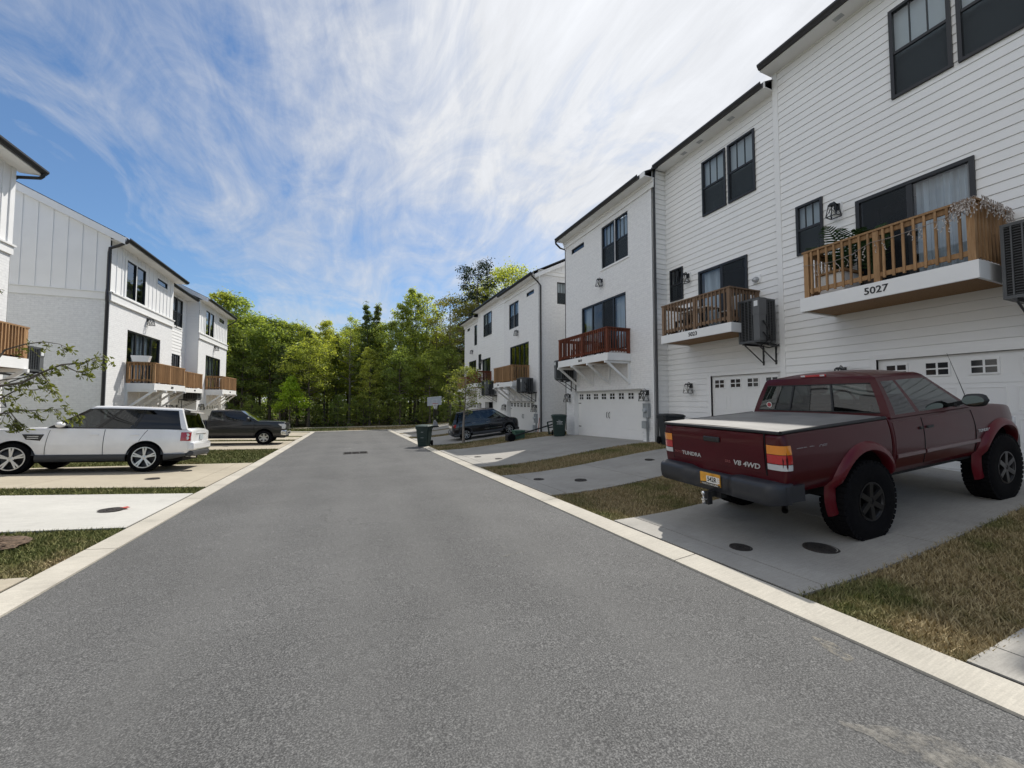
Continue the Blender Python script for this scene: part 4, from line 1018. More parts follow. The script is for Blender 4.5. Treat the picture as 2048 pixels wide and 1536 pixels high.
class Cab:
    def __init__(s, rb, rt, fb, ft, zb, zr, wb, wt, crown=.04, bulge=.06, rbulge=.02):
        s.__dict__.update(locals())
    def xr(s, t): return s.rb+(s.rt-s.rb)*t
    def xf(s, t): return s.fb+(s.ft-s.fb)*(max(0, t)**.93)
    def w(s, t): return s.wb+(s.wt-s.wb)*max(0, t)**1.25-(.045*((t-.93)/.07)**2 if t > .93 else 0)
    def z(s, t, x): return s.zb(x)+(s.zr(x)-s.zb(x))*t
    def side(s, u, t, sg, o=0):
        x = s.xr(t)+(s.xf(t)-s.xr(t))*u; return (x, sg*(s.w(t)+o), s.z(t, x))
    def front(s, q, t, o=0): x = s.xf(t); return (x+s.bulge*(1-q*q)+o, q*s.w(t), s.z(t, x))
    def rear(s, q, t, o=0): x = s.xr(t); return (x-s.rbulge*(1-q*q)-o, q*s.w(t), s.z(t, x))
    def build(s, name, mat, parent, sidewin, glassmats, trow=(.0, .07, .84, 1.0), fwin=(.90, .05, .90), rwin=(.88, .08, .86), n_t=10):
        """sidewin: list of (u0,u1,glass,[name]); everything else is painted"""
        m = M(); glasses = {}
        ts = sorted(set([0, trow[1], trow[2], .93, .97, 1]+[trow[1]+(trow[2]-trow[1])*k/n_t for k in range(n_t+1)]))
        us = sorted(set([0, 1]+[a for w in sidewin for a in w[:2]])); uu = []
        for a, b in zip(us, us[1:]): uu += [a+(b-a)*k/6 for k in range(6)]
        uu.append(1)
        for sg in (1, -1):
            for t0, t1 in zip(ts, ts[1:]):
                for a, b in zip(uu, uu[1:]):
                    tm, um = (t0+t1)/2, (a+b)/2; key = None
                    for k, w in enumerate(sidewin):
                        if w[0] < um < w[1] and trow[1] < tm < trow[2]: key = ('s', k, sg)
                    (glasses.setdefault(key, M()) if key else m).poly([s.side(a, t0, sg), s.side(b, t0, sg), s.side(b, t1, sg), s.side(a, t1, sg)])
        for fn, wn, tag_ in ((s.front, fwin, 'f'), (s.rear, rwin, 'r')):
            tt = sorted(set(ts+[wn[1], wn[2]])); qs = sorted(set([-1, 1, -wn[0], wn[0]]+[-wn[0]+2*wn[0]*k/10 for k in range(11)]))
            for t0, t1 in zip(tt, tt[1:]):
                for a, b in zip(qs, qs[1:]):
                    g = abs((a+b)/2) < wn[0] and wn[1] < (t0+t1)/2 < wn[2]
                    (glasses.setdefault((tag_, 0, 0), M()) if g else m).poly([fn(a, t0), fn(b, t0), fn(b, t1), fn(a, t1)])
        rows = []
        for k in range(13):
            u = k/12; row = []
            for j in range(13):
                q = -1+j/6; x = s.xr(1)+(s.xf(1)-s.xr(1))*u
                x += (s.bulge if u > .5 else -s.rbulge)*(1-q*q)*abs(2*u-1); row.append((x, q*s.w(1), s.z(1, s.xr(1)+(s.xf(1)-s.xr(1))*u)+s.crown*(1-q*q)*(1-abs(2*u-1)**6)))
            rows.append(row)
        m.grid(rows)
        o = weld(m.build(name, mat, parent), .002, 38)
        nm = {'s': 'side_window', 'f': 'windscreen', 'r': 'rear_window'}; res = {}
        for key, g in glasses.items():
            gm = glassmats[key[0]] if key[0] != 's' else (sidewin[key[1]][2])
            res[key] = weld(g.build(nm[key[0]], gm, parent), .001, 60)
        return o, res
def wheel(parent, x, y, R, w, rimR, spokes, rimmat, out, hub=.0, sw=.055, twin=False, knob=False, drop=0):
    R0 = R; t = M(); hw = w/2; sh = R*.86
    t.lathe([(rimR, -hw*.9), (rimR+.02, -hw), (sh, -hw*1.02), (R*.96, -hw*.92), (R, -hw*.72), (R, hw*.72), (R*.96, hw*.92), (sh, hw*1.02), (rimR+.02, hw), (rimR, hw*.9)], 40, 'y', (x, y, R-drop))
    if knob:
        for k in range(44):
            a = 2*PI*k/44
            for s_, o_ in ((-1, 0), (1, .5)):
                aa = a+o_*PI/22; c = Vector((x+math.cos(aa)*R, y+s_*hw*.62, R-drop+math.sin(aa)*R))
                r_ = Vector((math.cos(aa), 0, math.sin(aa))); t.bar(c-r_*.03, c+r_*.010, .05, hw*.62, up=(0, 1, 0))
    ty = t.build('tyre', RUBBER, parent, smooth=40)
    r = M(); o = out*hw
    r.lathe([(rimR*1.02, o*.92), (rimR*.95, o*.98), (rimR*.90, o*.80), (rimR*.86, o*.2), (rimR*.80, o*.15), (0, o*.10)], 36, 'y', (x, y, R-drop))
    rim = r.build('barrel', UNDER if rimmat != ALLOY else DARKALLOY, ty, smooth=40)
    r = M(); r.lathe([(rimR*1.02, o*.90), (rimR*1.03, o*1.0), (rimR*.96, o*1.0), (rimR*.91, o*.86)], 36, 'y', (x, y, R-drop))
    for k in range(spokes):
        a0 = 2*PI*k/spokes+PI/2
        for da in ((-.13, .13) if twin else (0,)):
            a = a0+da; c = lambda rad, aa, yy: (x+rad*math.cos(aa), y+yy, R-drop+rad*math.sin(aa))
            w0, w1 = sw*.8, sw
            A = c(rimR*.14, a0+da*.3, o*.86); B = c(rimR*.95, a, o*.93)
            r.bar(A, B, sw, .03, up=(0, 1, 0))
    r.lathe([(0, o*.94), (rimR*.15, o*.93), (rimR*.24, o*.84), (rimR*.26, o*.3)], 20, 'y', (x, y, R-drop))
    for k in range(spokes):
        a = 2*PI*k/spokes+PI/2+PI/spokes; r.lathe([(0, o*.90), (.016, o*.89), (.018, o*.7)], 8, 'y', (x+rimR*.19*math.cos(a), y, R-drop+rimR*.19*math.sin(a)))
    r.build('rim', rimmat, ty, smooth=35); return ty
def wells(m, arches, ysgn, yout, yin, r_scale=.985):
    for xc, zc, r in arches:
        for sg in ysgn:
            rows = []
            for k in range(17):
                a = PI*k/16; rows.append([(xc+r*r_scale*math.cos(a), sg*y, zc+r*r_scale*math.sin(a)) for y in (yout, yin)])
            m.grid(rows); m.poly([(xc+r*r_scale*math.cos(PI*k/16), sg*yin, zc+r*r_scale*math.sin(PI*k/16)) for k in range(17)])
def rbox(name, mat, parent, x0, x1, y0, y1, z0, z1, bev=.02, seg=3):
    m = M(); m.box(x0, x1, y0, y1, z0, z1); o = m.build(name, mat, parent, bevel=bev, seg=seg); o.data.polygons.foreach_set('use_smooth', [True]*6); o.data.set_sharp_from_angle(angle=math.radians(50)); return o
def place(root, x, y, heading, wb, scale=1, front=1, lift=0, zoff=0):
    """sit the vehicle on the sloping ground; heading in degrees"""
    a = math.radians(heading); fx, fy = math.cos(a), math.sin(a); L = wb*scale/2; T = .75*scale
    zf, zr = zg(x+fx*L, y+fy*L), zg(x-fx*L, y-fy*L); zl, zrt = zg(x-fy*T, y+fx*T), zg(x+fy*T, y-fx*T)
    X = Vector((fx*2*L, fy*2*L, zf-zr)).normalized(); Y = Vector((-fy*2*T, fx*2*T, zl-zrt)).normalized(); Z = X.cross(Y).normalized(); Y = Z.cross(X)
    mt = Matrix((X, Y, Z)).transposed().to_4x4(); mt.translation = Vector((x, y, (zf+zr)/2+.026+zoff))
    root.matrix_world = mt @ Matrix.Scale(scale, 4)
def vtext(name, body, size, o, r, u, m, parent, ext=.004, sx=1, shear=0, bold=0):
    o, r, u = Vector(o), Vector(r).normalized(), Vector(u).normalized(); n = r.cross(u)
    return text_mesh(name, body, size, lambda x, y, z: o+r*x+u*y+n*z, m, parent, ext, shear, bold, sx)

# ================= red pickup
RED = mat_paint('dark_red_paint', (.058,.0012,.006), .3, coat=.25)
REDFL = mat_paint('flare_red', (.10,.005,.011), .42, coat=.3)
t = thing('pickup_truck', 'dark red lifted pickup with big tyres parked nose in at house 5027', 'pickup truck')
AR = .50; aR = (-1.42, .47, AR); aF = (1.47, .47, AR)
bed = Hull(-2.70, -.925, lambda x: .925, lambda x: 1.265, lambda x: .60, [aR], .07, .015, .045, .0, .05, .03)
bed.build('bed', RED, t)
body = Hull(-.90, 2.12, lambda x: .925-.12*max(0, (x-1.55)/.57)**2, lambda x: 1.275 if x < .85 else 1.275-.10*((x-.85)/1.27)**1.6, lambda x: .58, [aF], .015, .16, .045, .045, .05, .05)
body.build('body', RED, t)
m = M(); m.box(-2.5, 2.2, -.62, .62, .46, .74); m.box(-.94, 1.1, -.82, .82, .55, .66); m.box(-.94, -.88, -.85, .85, .62, 1.2)
wells(m, [aR, aF], (1, -1), .86, .50); m.tube([(-1.45, -.8, .37), (-1.45, .8, .37)], .07, 8); m.lathe([(0, -.16), (.16, -.08), (.16, .08), (0, .16)], 12, 'x', (-1.45, .0, .37))
for sg in (1, -1): m.box(-2.45, 2.1, sg*.42-.04, sg*.42+.04, .50, .64)
m.build('underbody', UNDER, t)
cab = Cab(-.88, -.78, .84, .12, lambda x: 1.262, lambda x: 1.79-.05*max(0, (x+.2))**2, .905, .715, .075, .10, .035)
cabo, gl = cab.build('cab', RED, t, [(.06, .30, CARGLASS), (.35, .945, CARGLASS)], {'f': CLEARGL, 'r': CARGLASS}, fwin=(.93, .05, .93), rwin=(.90, .12, .82))
# rear window frame lines, sticker and interior seen through the glass
rwm = M()
for q in (-.33, .33):
    a = cab.rear(q, .13, .006); b = cab.rear(q, .81, .006); rwm.bar(a, b, .022, .012, up=(1, 0, 0))
for tt in (.125, .815):
    for k in range(10): rwm.bar(cab.rear(-.9+.18*k, tt, .004), cab.rear(-.9+.18*(k+1), tt, .004), .022, .010, up=(0, 0, 1))
rwm.build('window_seal', BLACKPL, gl[('r', 0, 0)])
m = M(); c = Vector(cab.rear(.72, .27, .010)); m.poly([(c.x, c.y+.045*math.cos(2*PI*k/18), c.z+.045*math.sin(2*PI*k/18)) for k in range(18)]); st = m.build('round_sticker', simple('sticker_light', (.6,.6,.58), .5), gl[('r', 0, 0)], recalc=False)
m = M(); c.x -= .004; m.poly([(c.x, c.y+.032*math.cos(2*PI*k/18), c.z+.032*math.sin(2*PI*k/18)) for k in range(18)]); m.build('sticker_centre', simple('sticker_red', (.35,.05,.06), .5), st, recalc=False) if False else m.build('sticker_centre', simple('sticker_red', (.35,.05,.06), .5), t, recalc=False)
m = M(); m.box(-.82, .80, -.82, .82, 1.285, 1.30); m.build('cabin_floor', UNDER, t)
for y in (-.40, .40):
    s = rbox('seat', SEAT, t, -.16, .02, y-.24, y+.24, 1.30, 1.50, .05); rbox('headrest', SEAT, s, -.17, -.06, y-.13, y+.13, 1.52, 1.68, .04)
rbox('rear_bench', SEAT, t, -.80, -.68, -.65, .65, 1.30, 1.42, .04)
rbox('dashboard', SEAT, t, .50, .80, -.78, .78, 1.27, 1.36, .04)
m = M(); m.lathe([(.17, 0), (.19, .012), (.17, .024), (.15, .012), (.17, 0)], 20, 'x', (.42, .38, 1.36)); m.build('steering_wheel', BLACKPL, t)
m = M(); m.box(.34, .36, -.11, .11, 1.66, 1.72); m.build('rear_view_mirror', BLACKPL, t, bevel=.01)
# tonneau cover
COVER = simple('tonneau_vinyl', (.20,.195,.185), .42, spec=.6, var=.18, vs=3, bump=.004, bs=18)
m = M(); nx, ny = 20, 14
m.grid([[(-2.68+1.73*i/nx, -.86+1.72*j/ny, 1.292+.012*math.sin(PI*j/ny)+.004*math.sin(i*1.9)*math.sin(PI*j/ny)) for j in range(ny+1)] for i in range(nx+1)]); tc = m.build('tonneau_cover', COVER, t, smooth=60)
m = M(); m.tube([(-2.685, -.875, 1.275), (-2.685, .875, 1.275)], .022, 8)
for sg in (1, -1): m.tube([(-2.68, sg*.875, 1.275), (-.94, sg*.875, 1.275)], .022, 8)
m.build('cover_rail', BLACKPL, tc, smooth=50)
# tailgate
m = M(); n = 16
m.grid([[(-2.7020-.018*math.cos((j/n-.5)*2.4), -.70+1.40*i/12, .82+.43*j/n) for i in range(13)] for j in range(n+1)]); 
m.box(-2.7100, -2.6900, -.70, .70, .815, .825)
tg = m.build('tailgate', RED, t, smooth=40)
m = M(); 
for y in (-.708, .708): m.box(-2.7080, -2.6950, y-.005, y+.005, .80, 1.26)
m.build('tailgate_gap', UNDER, tg)
hd = rbox('tailgate_handle', BLACKPL, tg, -2.7420, -2.7100, -.125, .125, 1.10, 1.165, .014)
SIL = simple('badge_silver', (.62,.63,.64), .3, .6); DUL = simple('badge_red', (.30,.10,.10), .4, .3)
bk = ((0, -1, 0), (0, 0, 1))
vtext('badge', 'TUNDRA', .070, (-2.7200, .365, .895), *bk, SIL, tg, .003, 1.15, 0, .0012)
vtext('badge', 'TOYOTA', .040, (-2.7200, .575, .90), *bk, DUL, tg, .003, 1.2)
vtext('badge', 'V8 4WD', .082, (-2.7200, -.47, .885), *bk, SIL, tg, .003, 1.15, .15, .0012)
vtext('badge', 'SR5', .045, (-2.7200, -.22, .885), *bk, DUL, tg, .003, 1.15)
rs = ((1, 0, 0), (0, 0, 1))
vtext('badge', 'TRD', .115, (-2.3800, -.916, 1.055), *rs, simple('decal_grey', (.24,.23,.24), .5), t, .002, 1.35, .2, .002)
vtext('badge', 'OFF\nROAD', .052, (-2.1100, -.918, 1.055), *rs, MATS['decal_grey'], t, .002, 1.4, .2)
vtext('badge', 'TUNDRA', .055, (1.02, -body.y(1.02, .93)-.012, .93), *rs, SIL, t, .003, 1.3)
# lamps
for sg in (1, -1):
    def lens(nm, mt, z0, z1, ya):
        m = M(); rows = []
        for z in lin(z0, z1, 4):
            r_ = [(-2.7080, sg*ya, z), (-2.7120, sg*.80, z), (-2.7020, sg*.87, z), (-2.6800, sg*.905, z), (-2.6350, sg*(bed.y(-2.6350, z)+.004), z), (-2.6000, sg*(bed.y(-2.6000, z)+.004), z)]
            rows.append(r_)
        m.grid(rows); return m.build(nm, mt, t, smooth=60)
    lens('indicator_lamp', AMBER, 1.045, 1.14, .725); lens('tail_lamp', REDLENS, .945, 1.04, .725); lens('reversing_lamp', CLEARLENS, .875, .937, .725)
# rear bumper with plate and hitch
BUMP = simple('bumper_black', (.022,.024,.030), .45, var=.15)
m = M(); rows = []
for k in range(49):
    y = -.93+1.86*k/48; q = abs(y); rec = sm(.42, .24, q) if False else 1-sm(.22, .40, q); end = max(0, (q-.80)/.13)
    xo = -2.865+.085*rec+.16*end**2; zt = .735-.03*rec-.02*end**2; zb = .50-.03*rec+.02*end
    rows.append([(-2.62, y, zt+.02), (xo+.05, y, zt+.012), (xo+.012, y, zt-.012), (xo, y, zt-.04), (xo-.004, y, (zt+zb)/2), (xo+.004, y, zb+.04), (xo+.03, y, zb+.008), (-2.66, y, zb)])
m.grid(rows); m.face([m.vert(p) for p in rows[0]]); m.face([m.vert(p) for p in rows[-1][::-1]])
for sg in (1, -1): m.prism([(-2.72, .925*sg), (-2.66, .93*sg), (-2.48, .945*sg), (-2.46, .915*sg), (-2.62, .86*sg)], 'z', .545, .715)
bp = weld(m.build('rear_bumper', BUMP, t), .001, 35)
m = M(); m.box(-2.8020, -2.7850, -.155, .155, .555, .71); pl = m.build('licence_plate', simple('plate_orange', (.62,.30,.035), .45, var=.3, vs=9), bp, bevel=.004)
m = M(); m.poly([(-2.8035, .155-.02, .556), (-2.8035, -.154, .556), (-2.8035, -.154, .580), (-2.8035, .06, .60), (-2.8035, .154, .585)]); m.build('plate_hills', simple('plate_dark', (.05,.045,.03), .5), t, recalc=False)
m = M(); m.poly([(-2.8045, .05, .59), (-2.8045, -.125, .59), (-2.8045, -.125, .675), (-2.8045, .05, .675)]); m.build('plate_field', simple('plate_white', (.75,.74,.70), .5), t, recalc=False)
vtext('plate_number', '542R', .082, (-2.8060, -.035, .633), *bk, simple('plate_black', (.01,.01,.012), .5), t, .001, .80, 0, .0016)
vtext('plate_state', 'NORTH CAROLINA', .028, (-2.8060, .0, .569), *bk, MATS['plate_white'], t, .001, 1.0)
m = M()
for k in range(3): m.box(-2.8050, -2.8035, -.150, -.128, .60+.026*k, .62+.026*k)
m.build('plate_stickers', MATS['plate_white'], t)
m = M(); m.box(-2.8200, -2.5300, -.035, .035, .42, .49); m.box(-2.8800, -2.8100, -.03, .03, .33, .49); m.box(-2.7400, -2.6400, -.09, .09, .40, .51); m.box(-2.6800, -2.6300, -.45, .45, .47, .53); hb = m.build('tow_hitch', BLACKPL, t, bevel=.006)
m = M(); m.lathe([(0, .055), (.018, .052), (.026, .035), (.026, .02), (.012, 0), (.012, -.03), (.022, -.032), (.022, -.045), (0, -.046)], 16, 'z', (-2.9200, .0, .455)); m.lathe([(0, .04), (.02, .035), (.024, .01), (.016, -.02), (0, -.03)], 14, 'z', (-2.9200, .0, .365)); m.box(-2.9400, -2.8600, -.02, .02, .395, .41); m.build('tow_ball', CHROME, hb, smooth=50)
m = M(); m.tube([(-1.9, -.55, .50), (-2.2800, -.62, .47), (-2.5000, -.72, .44), (-2.6000, -.80, .42)], .032, 10, False); m.build('exhaust_pipe', simple('exhaust', (.05,.045,.04), .5, .5), t, smooth=50)
# wheels and flares
for x in (-1.42, 1.47):
    for sg in (1, -1):
        wheel(t, x, sg*.81, .455, .28, .215, 6, DARKALLOY, sg, sw=.06, knob=True, drop=.09).name = 'wheel'
        m = M(); rows = []
        for k in range(27):
            a = math.radians(-22+224*k/26); r0 = .49; c, s_ = math.cos(a), math.sin(a); zz = lambda r: .47+r*s_
            H = bed if x < 0 else body
            yb = H.y(x+r0*c, max(.60, min(1.2, zz(r0+.07))))-.004
            rows.append([(x+(r0+.095)*c, sg*yb, zz(r0+.095)), (x+(r0+.08)*c, sg*(yb+.028), zz(r0+.08)), (x+(r0+.04)*c, sg*(yb+.055), zz(r0+.04)), (x+r0*c, sg*(yb+.06), zz(r0)), (x+(r0-.012)*c, sg*(yb+.045), zz(r0-.012)), (x+(r0-.012)*c, sg*(yb-.05), zz(r0-.012))])
        m.grid(rows); m.build('wheel_arch_flare', REDFL, t, smooth=50)
# doors, trim strip, handles, mirrors
d1 = body.patch('rear_door', RED, t, -.86, -.30, .66, 1.215, .004); d2 = body.patch('door', RED, t, -.285, .82, .66, 1.215, .004)
STRIP = simple('door_strip', (.10,.035,.04), .3, .2, coat=.5)
for a, b in ((-.85, -.31), (-.27, .92)):
    for sg in (1, -1):
        m = M(); y = sg*(body.y(a, .80)+.012); m.prism([(y-.012*sg, .775), (y+.006*sg, .785), (y+.006*sg, .825), (y-.012*sg, .835)], 'x', a, b); m.build('door_strip', STRIP, t)
for sg in (1, -1):
    for xx, dd in ((-.22, d2), (-.36, d1)):
        m = M(); yy = sg*(body.y(xx, 1.10)+.012); m.box(xx-.015, xx+.115 if dd is d2 else xx+.03, yy-.012, yy+.012, 1.085, 1.115); m.build('handle', BLACKPL, dd[0 if sg == 1 else 1], bevel=.006)
    m = M(); m.box(.47, .55, sg*.90-.02, sg*.90+.02, 1.29, 1.33); m.bar((.51, sg*.88, 1.32), (.49, sg*1.0, 1.36), .05, .05)
    mi = m.build('mirror_arm', BLACKPL, t, bevel=.008)
    m = M(); rows = []
    for k in range(9):
        u = k/8*2-1; sc = math.sqrt(max(0, 1-abs(u)**3)); rows.append([(.51+.06*math.cos(b)*sc, sg*1.075+u*.125, 1.375+.085*math.sin(b)*sc) for b in [2*PI*j/14 for j in range(15)]])
    m.grid(rows); m.build('mirror', BLACKPL, t, smooth=60)
    m = M(); m.poly([(.45-.002, sg*1.075+.10*math.cos(a), 1.375+.062*math.sin(a)) for a in [2*PI*k/20 for k in range(20)]]); m.build('mirror_glass', simple('mirror_glass', (.35,.42,.40), .03, 1), t, recalc=False)
m = M(); m.box(-.805, -.78, -.17, .17, 1.802, 1.835); bl = m.build('brake_lamp', REDLENS, t, bevel=.006)
for y in (-.13, .13):
    m = M(); m.box(-.808, -.78, y-.03, y+.03, 1.808, 1.83); m.build('cargo_lamp', CLEARLENS, t)
m = M(); m.tube([(1.15, -.76, 1.24), (.98, -.76, 1.55), (.72, -.76, 2.0)], [.006, .004, .002], 6); m.build('antenna', BLACKPL, t)
rbox('front_bumper', BUMP, t, 2.02, 2.17, -.86, .86, .52, .78, .05); rbox('grille', CHROME, t, 2.07, 2.14, -.5, .5, .82, 1.02, .02)
for sg in (1, -1): rbox('headlamp', CLEARLENS, t, 1.96, 2.11, sg*.70-.15, sg*.70+.15, .86, 1.02, .03)
seams(body, t, [(-.29, -.29, .66, 1.22), (.86, .80, .66, 1.22)])
place(t, 7.05, 3.42, -4, 2.9, zoff=.08)

# ================= white SUV
WHITE = mat_paint('white_car_paint', (.88,.885,.89), .2)
t = thing('suv', 'white sport utility car with dark tinted windows parked facing the houses on the left', 'car')
AW = [(-1.37, .40, .435), (1.37, .40, .435)]
b = Hull(-2.42, 2.25, lambda x: .965-.10*max(0, (x-1.5)/.75)**2-.05*max(0, (-x-1.7)/.72)**2, lambda x: (1.165 if x < .7 else 1.165-.10*((x-.7)/1.55)**1.5), lambda x: .40+.10*max(0, (-x-1.85)/.57), AW, .14, .22, .055, .04, .03, .05)
b.build('body', WHITE, t)
LOW = simple('grey_cladding', (.045,.048,.052), .55)
lo = Hull(-2.37, 2.2, lambda x: .962-.10*max(0, (x-1.5)/.75)**2-.05*max(0, (-x-1.7)/.72)**2, lambda x: .47, lambda x: .30+.13*max(0, (-x-1.85)/.57), AW, .14, .22, .02, .0, .03, .01); lo.build('sill_cladding', LOW, t)
m = M(); m.box(-2.2, 2.1, -.7, .7, .26, .5); wells(m, AW, (1, -1), .95, .55); m.build('underbody', UNDER, t)
cab = Cab(-2.30, -2.08, .80, -.10, lambda x: 1.15, lambda x: 1.765-.02*max(0, -x-.9)-.03*max(0, x+.4), .915, .76, .04, .12, .05)
co, gl = cab.build('cabin', WHITE, t, [(.045, .41, TINT), (.41, .66, TINT), (.66, .965, SMOKE)], {'f': CLEARGL, 'r': TINT}, trow=(0, .03, .86, 1), fwin=(.94, .04, .95), rwin=(.90, .06, .88))
simple('gloss_black', (.008,.008,.009), .15)
for sg in (1, -1):
    m = M()
    for u0, u1, t0, t1 in ((.40, .42, .03, .86), (.645, .675, .03, .86), (.04, .99, -.02, .05), (.045, .965, .84, .885), (.95, 1, .03, .87)):
        m.grid([[cab.side(u0+(u1-u0)*i/12, t0+(t1-t0)*j/12, sg, .005) for i in range(13)] for j in range(13)])
    m.build('window_trim', MATS['gloss_black'], t)
m = M(); m.box(-2.1, .75, -.84, .84, 1.16, 1.18); m.build('cabin_floor', UNDER, t)
for y in (.38, -.38):
    s = rbox('seat', SEAT, t, -.35, -.15, y-.24, y+.24, 1.18, 1.42, .05); rbox('headrest', SEAT, s, -.33, -.23, y-.13, y+.13, 1.44, 1.60, .04)
m = M(); m.lathe([(.17, 0), (.19, .012), (.17, .024), (.15, .012), (.17, 0)], 20, 'x', (.28, .38, 1.22)); m.build('steering_wheel', BLACKPL, t)
m = M(); rows = [[(-2.04-.03*q, y, 1.745+.012*math.cos(y)-.01*q) for y in lin(-.66, .66, 10)] for q in (0, 3, 7, 8)]; m.grid(rows); m.grid([[(p[0], p[1], p[2]-.03) for p in r] for r in rows]); m.grid([rows[-1], [(p[0]+.02, p[1], p[2]-.035) for p in rows[-1]]]); m.build('roof_spoiler', WHITE, t, smooth=40)
m = M(); m.bar((-2.2, .1, 1.235), (-2.29, -.35, 1.225), .02, .02); m.build('rear_wiper', BLACKPL, t)
for a, c in ((-.42, .72), (-1.30, -.44)):
    d = b.patch('door', WHITE, t, a, c, .48, 1.135, .004)
    for sg in (1, -1):
        m = M(); y = sg*(b.y(a+.2, .99)+.02); m.box(a+.10, a+.30, y-.014, y+.014, .975, 1.005); m.build('handle', WHITE, d[0 if sg == 1 else 1], bevel=.008)
seams(b, t, [(-.43, -.43, .47, 1.13), (.76, .70, .47, 1.10), (-1.12, -1.38, .50, 1.13)])
for sg in (1, -1):
    def side_lamp(nm, mt, xa, xb, z0, z1, back):
        m = M(); m.grid([[(xa+(xb-xa)*i/6, sg*(b.y(xa+(xb-xa)*i/6, z)+.006), z) for i in range(7)] for z in lin(z0, z1, 5)])
        m.poly([(xb, sg*(b.y(xb, z0)+.006), z0), (xb-.02, sg*(b.y(xb, z0)-back), z0), (xb-.02, sg*(b.y(xb, z1)-back), z1), (xb, sg*(b.y(xb, z1)+.006), z1)]); return m.build(nm, mt, t, smooth=50)
    tl = side_lamp('tail_lamp', REDLENS, -2.17, -2.40, .83, 1.07, .1)
    m = M()
    for zc, xc in ((.905, -2.33), (.995, -2.33)): m.grid([[(xc+r*math.cos(2*PI*j/14), sg*(b.y(xc, zc)+.011+.0), zc+r*math.sin(2*PI*j/14)) for j in range(15)] for r in (.045, .022, .0)])
    m.build('reversing_lamp', CLEARLENS, tl)
    m = M(); m.prism([(.80, .99), (1.22, .99), (1.14, .86), (.86, .83)], 'y', sg*(b.y(1, .92)-.012), sg*(b.y(1, .92)+.008)); fv = m.build('fender_vent', MATS['gloss_black'], t)
    m = M()
    for k in range(2): m.box(.90, 1.12, sg*(b.y(1, .92)+.007), sg*(b.y(1, .92)+.012), .885+.045*k, .90+.045*k)
    m.build('vent_bar', ALLOY, fv)
    m = M(); rows = []
    for k in range(9):
        u = k/8*2-1; sc = math.sqrt(max(0, 1-abs(u)**3)); rows.append([(.46+.09*math.cos(bb)*sc, sg*1.06+u*.12, 1.24+.075*math.sin(bb)*sc) for bb in [2*PI*j/14 for j in range(15)]])
    m.grid(rows); m.build('mirror', WHITE, t, smooth=60)
    m = M(); m.box(.40, .52, sg*.90-.04, sg*.98+.04, 1.16, 1.20); m.build('mirror_arm', BLACKPL, t)
    rbox('headlamp', CLEARLENS, t, 1.95, 2.2, sg*.70-.14, sg*.70+.14, .85, 1.0, .03)
    for x in (-1.37, 1.37): wheel(t, x, sg*.845, .385, .265, .275, 5, ALLOY, sg, sw=.038, twin=True).name = 'wheel'
rbox('rear_bumper', WHITE, t, -2.50, -2.30, -.86, .86, .55, .80, .06); rbox('bumper_valance', LOW, t, -2.49, -2.25, -.83, .83, .40, .55, .04)
rbox('plate_recess', WHITE, t, -2.44, -2.38, -.50, .50, 1.03, 1.07, .012)
m = M(); m.box(-2.445, -2.42, -.16, .16, .86, 1.0); m.build('licence_plate', simple('plate_blue_white', (.45,.5,.52), .5), t)
for y in (.55, -.55):
    m = M(); m.tube([(-2.2, y, .40), (-2.50, y, .385)], .04, 10, False); m.build('exhaust_pipe', CHROME, t)
place(t, -6.22, 14.15, 181, 2.74, .915); t.scale = (.90, .915, .97)

# ================= dark grey pickup
GREY = mat_paint('dark_grey_paint', (.030,.030,.031), .2, coat=.6)
t = thing('pickup_truck', 'dark grey crew pickup with chrome bumper facing the lane behind the white car', 'pickup truck')
AW = [(-1.84, .43, .47), (1.84, .43, .47)]
bd = Hull(-2.95, -.90, lambda x: .97, lambda x: 1.36, lambda x: .50, [AW[0]], .06, .015, .035, .0, .04, .04); bd.build('bed', GREY, t)
b = Hull(-.87, 2.86, lambda x: .97-.05*max(0, (x-2.0)/.86)**2, lambda x: 1.34 if x < 1.5 else 1.34-.035*((x-1.5)/1.36)**2, lambda x: .46, [AW[1]], .015, .07, .03, .05, .04, .07); b.build('body', GREY, t)
m = M(); m.box(-2.8, 2.6, -.65, .65, .38, .6); wells(m, AW, (1, -1), .95, .55); m.box(-.9, 1.4, -.92, .92, .36, .42); m.build('underbody', UNDER, t)
cab = Cab(-.84, -.74, 1.55, .62, lambda x: 1.32, lambda x: 1.92-.03*max(0, x)-.02*max(0, -x), .945, .76, .045, .12, .03)
cab.build('cab', GREY, t, [(.06, .32, CARGLASS), (.40, .94, CARGLASS)], {'f': CLEARGL, 'r': TINT}, trow=(0, .05, .84, 1), fwin=(.94, .04, .94))
m = M(); m.box(-.8, 1.4, -.85, .85, 1.335, 1.35); m.build('cabin_floor', UNDER, t)
for y in (.4, -.4):
    s = rbox('seat', SEAT, t, .1, .3, y-.24, y+.24, 1.35, 1.56, .05); rbox('headrest', SEAT, s, .1, .2, y-.13, y+.13, 1.58, 1.74, .04)
for a, c in ((-.82, -.10), (-.08, 1.32)):
    d = b.patch('door', GREY, t, a, c, .53, 1.30, .004)
    for sg in (1, -1):
        m = M(); y = sg*(b.y(a+.2, 1.12)+.014); m.box(a+.08, a+.30, y-.014, y+.014, 1.09, 1.15); m.build('handle', BLACKPL, d[0 if sg == 1 else 1], bevel=.008)
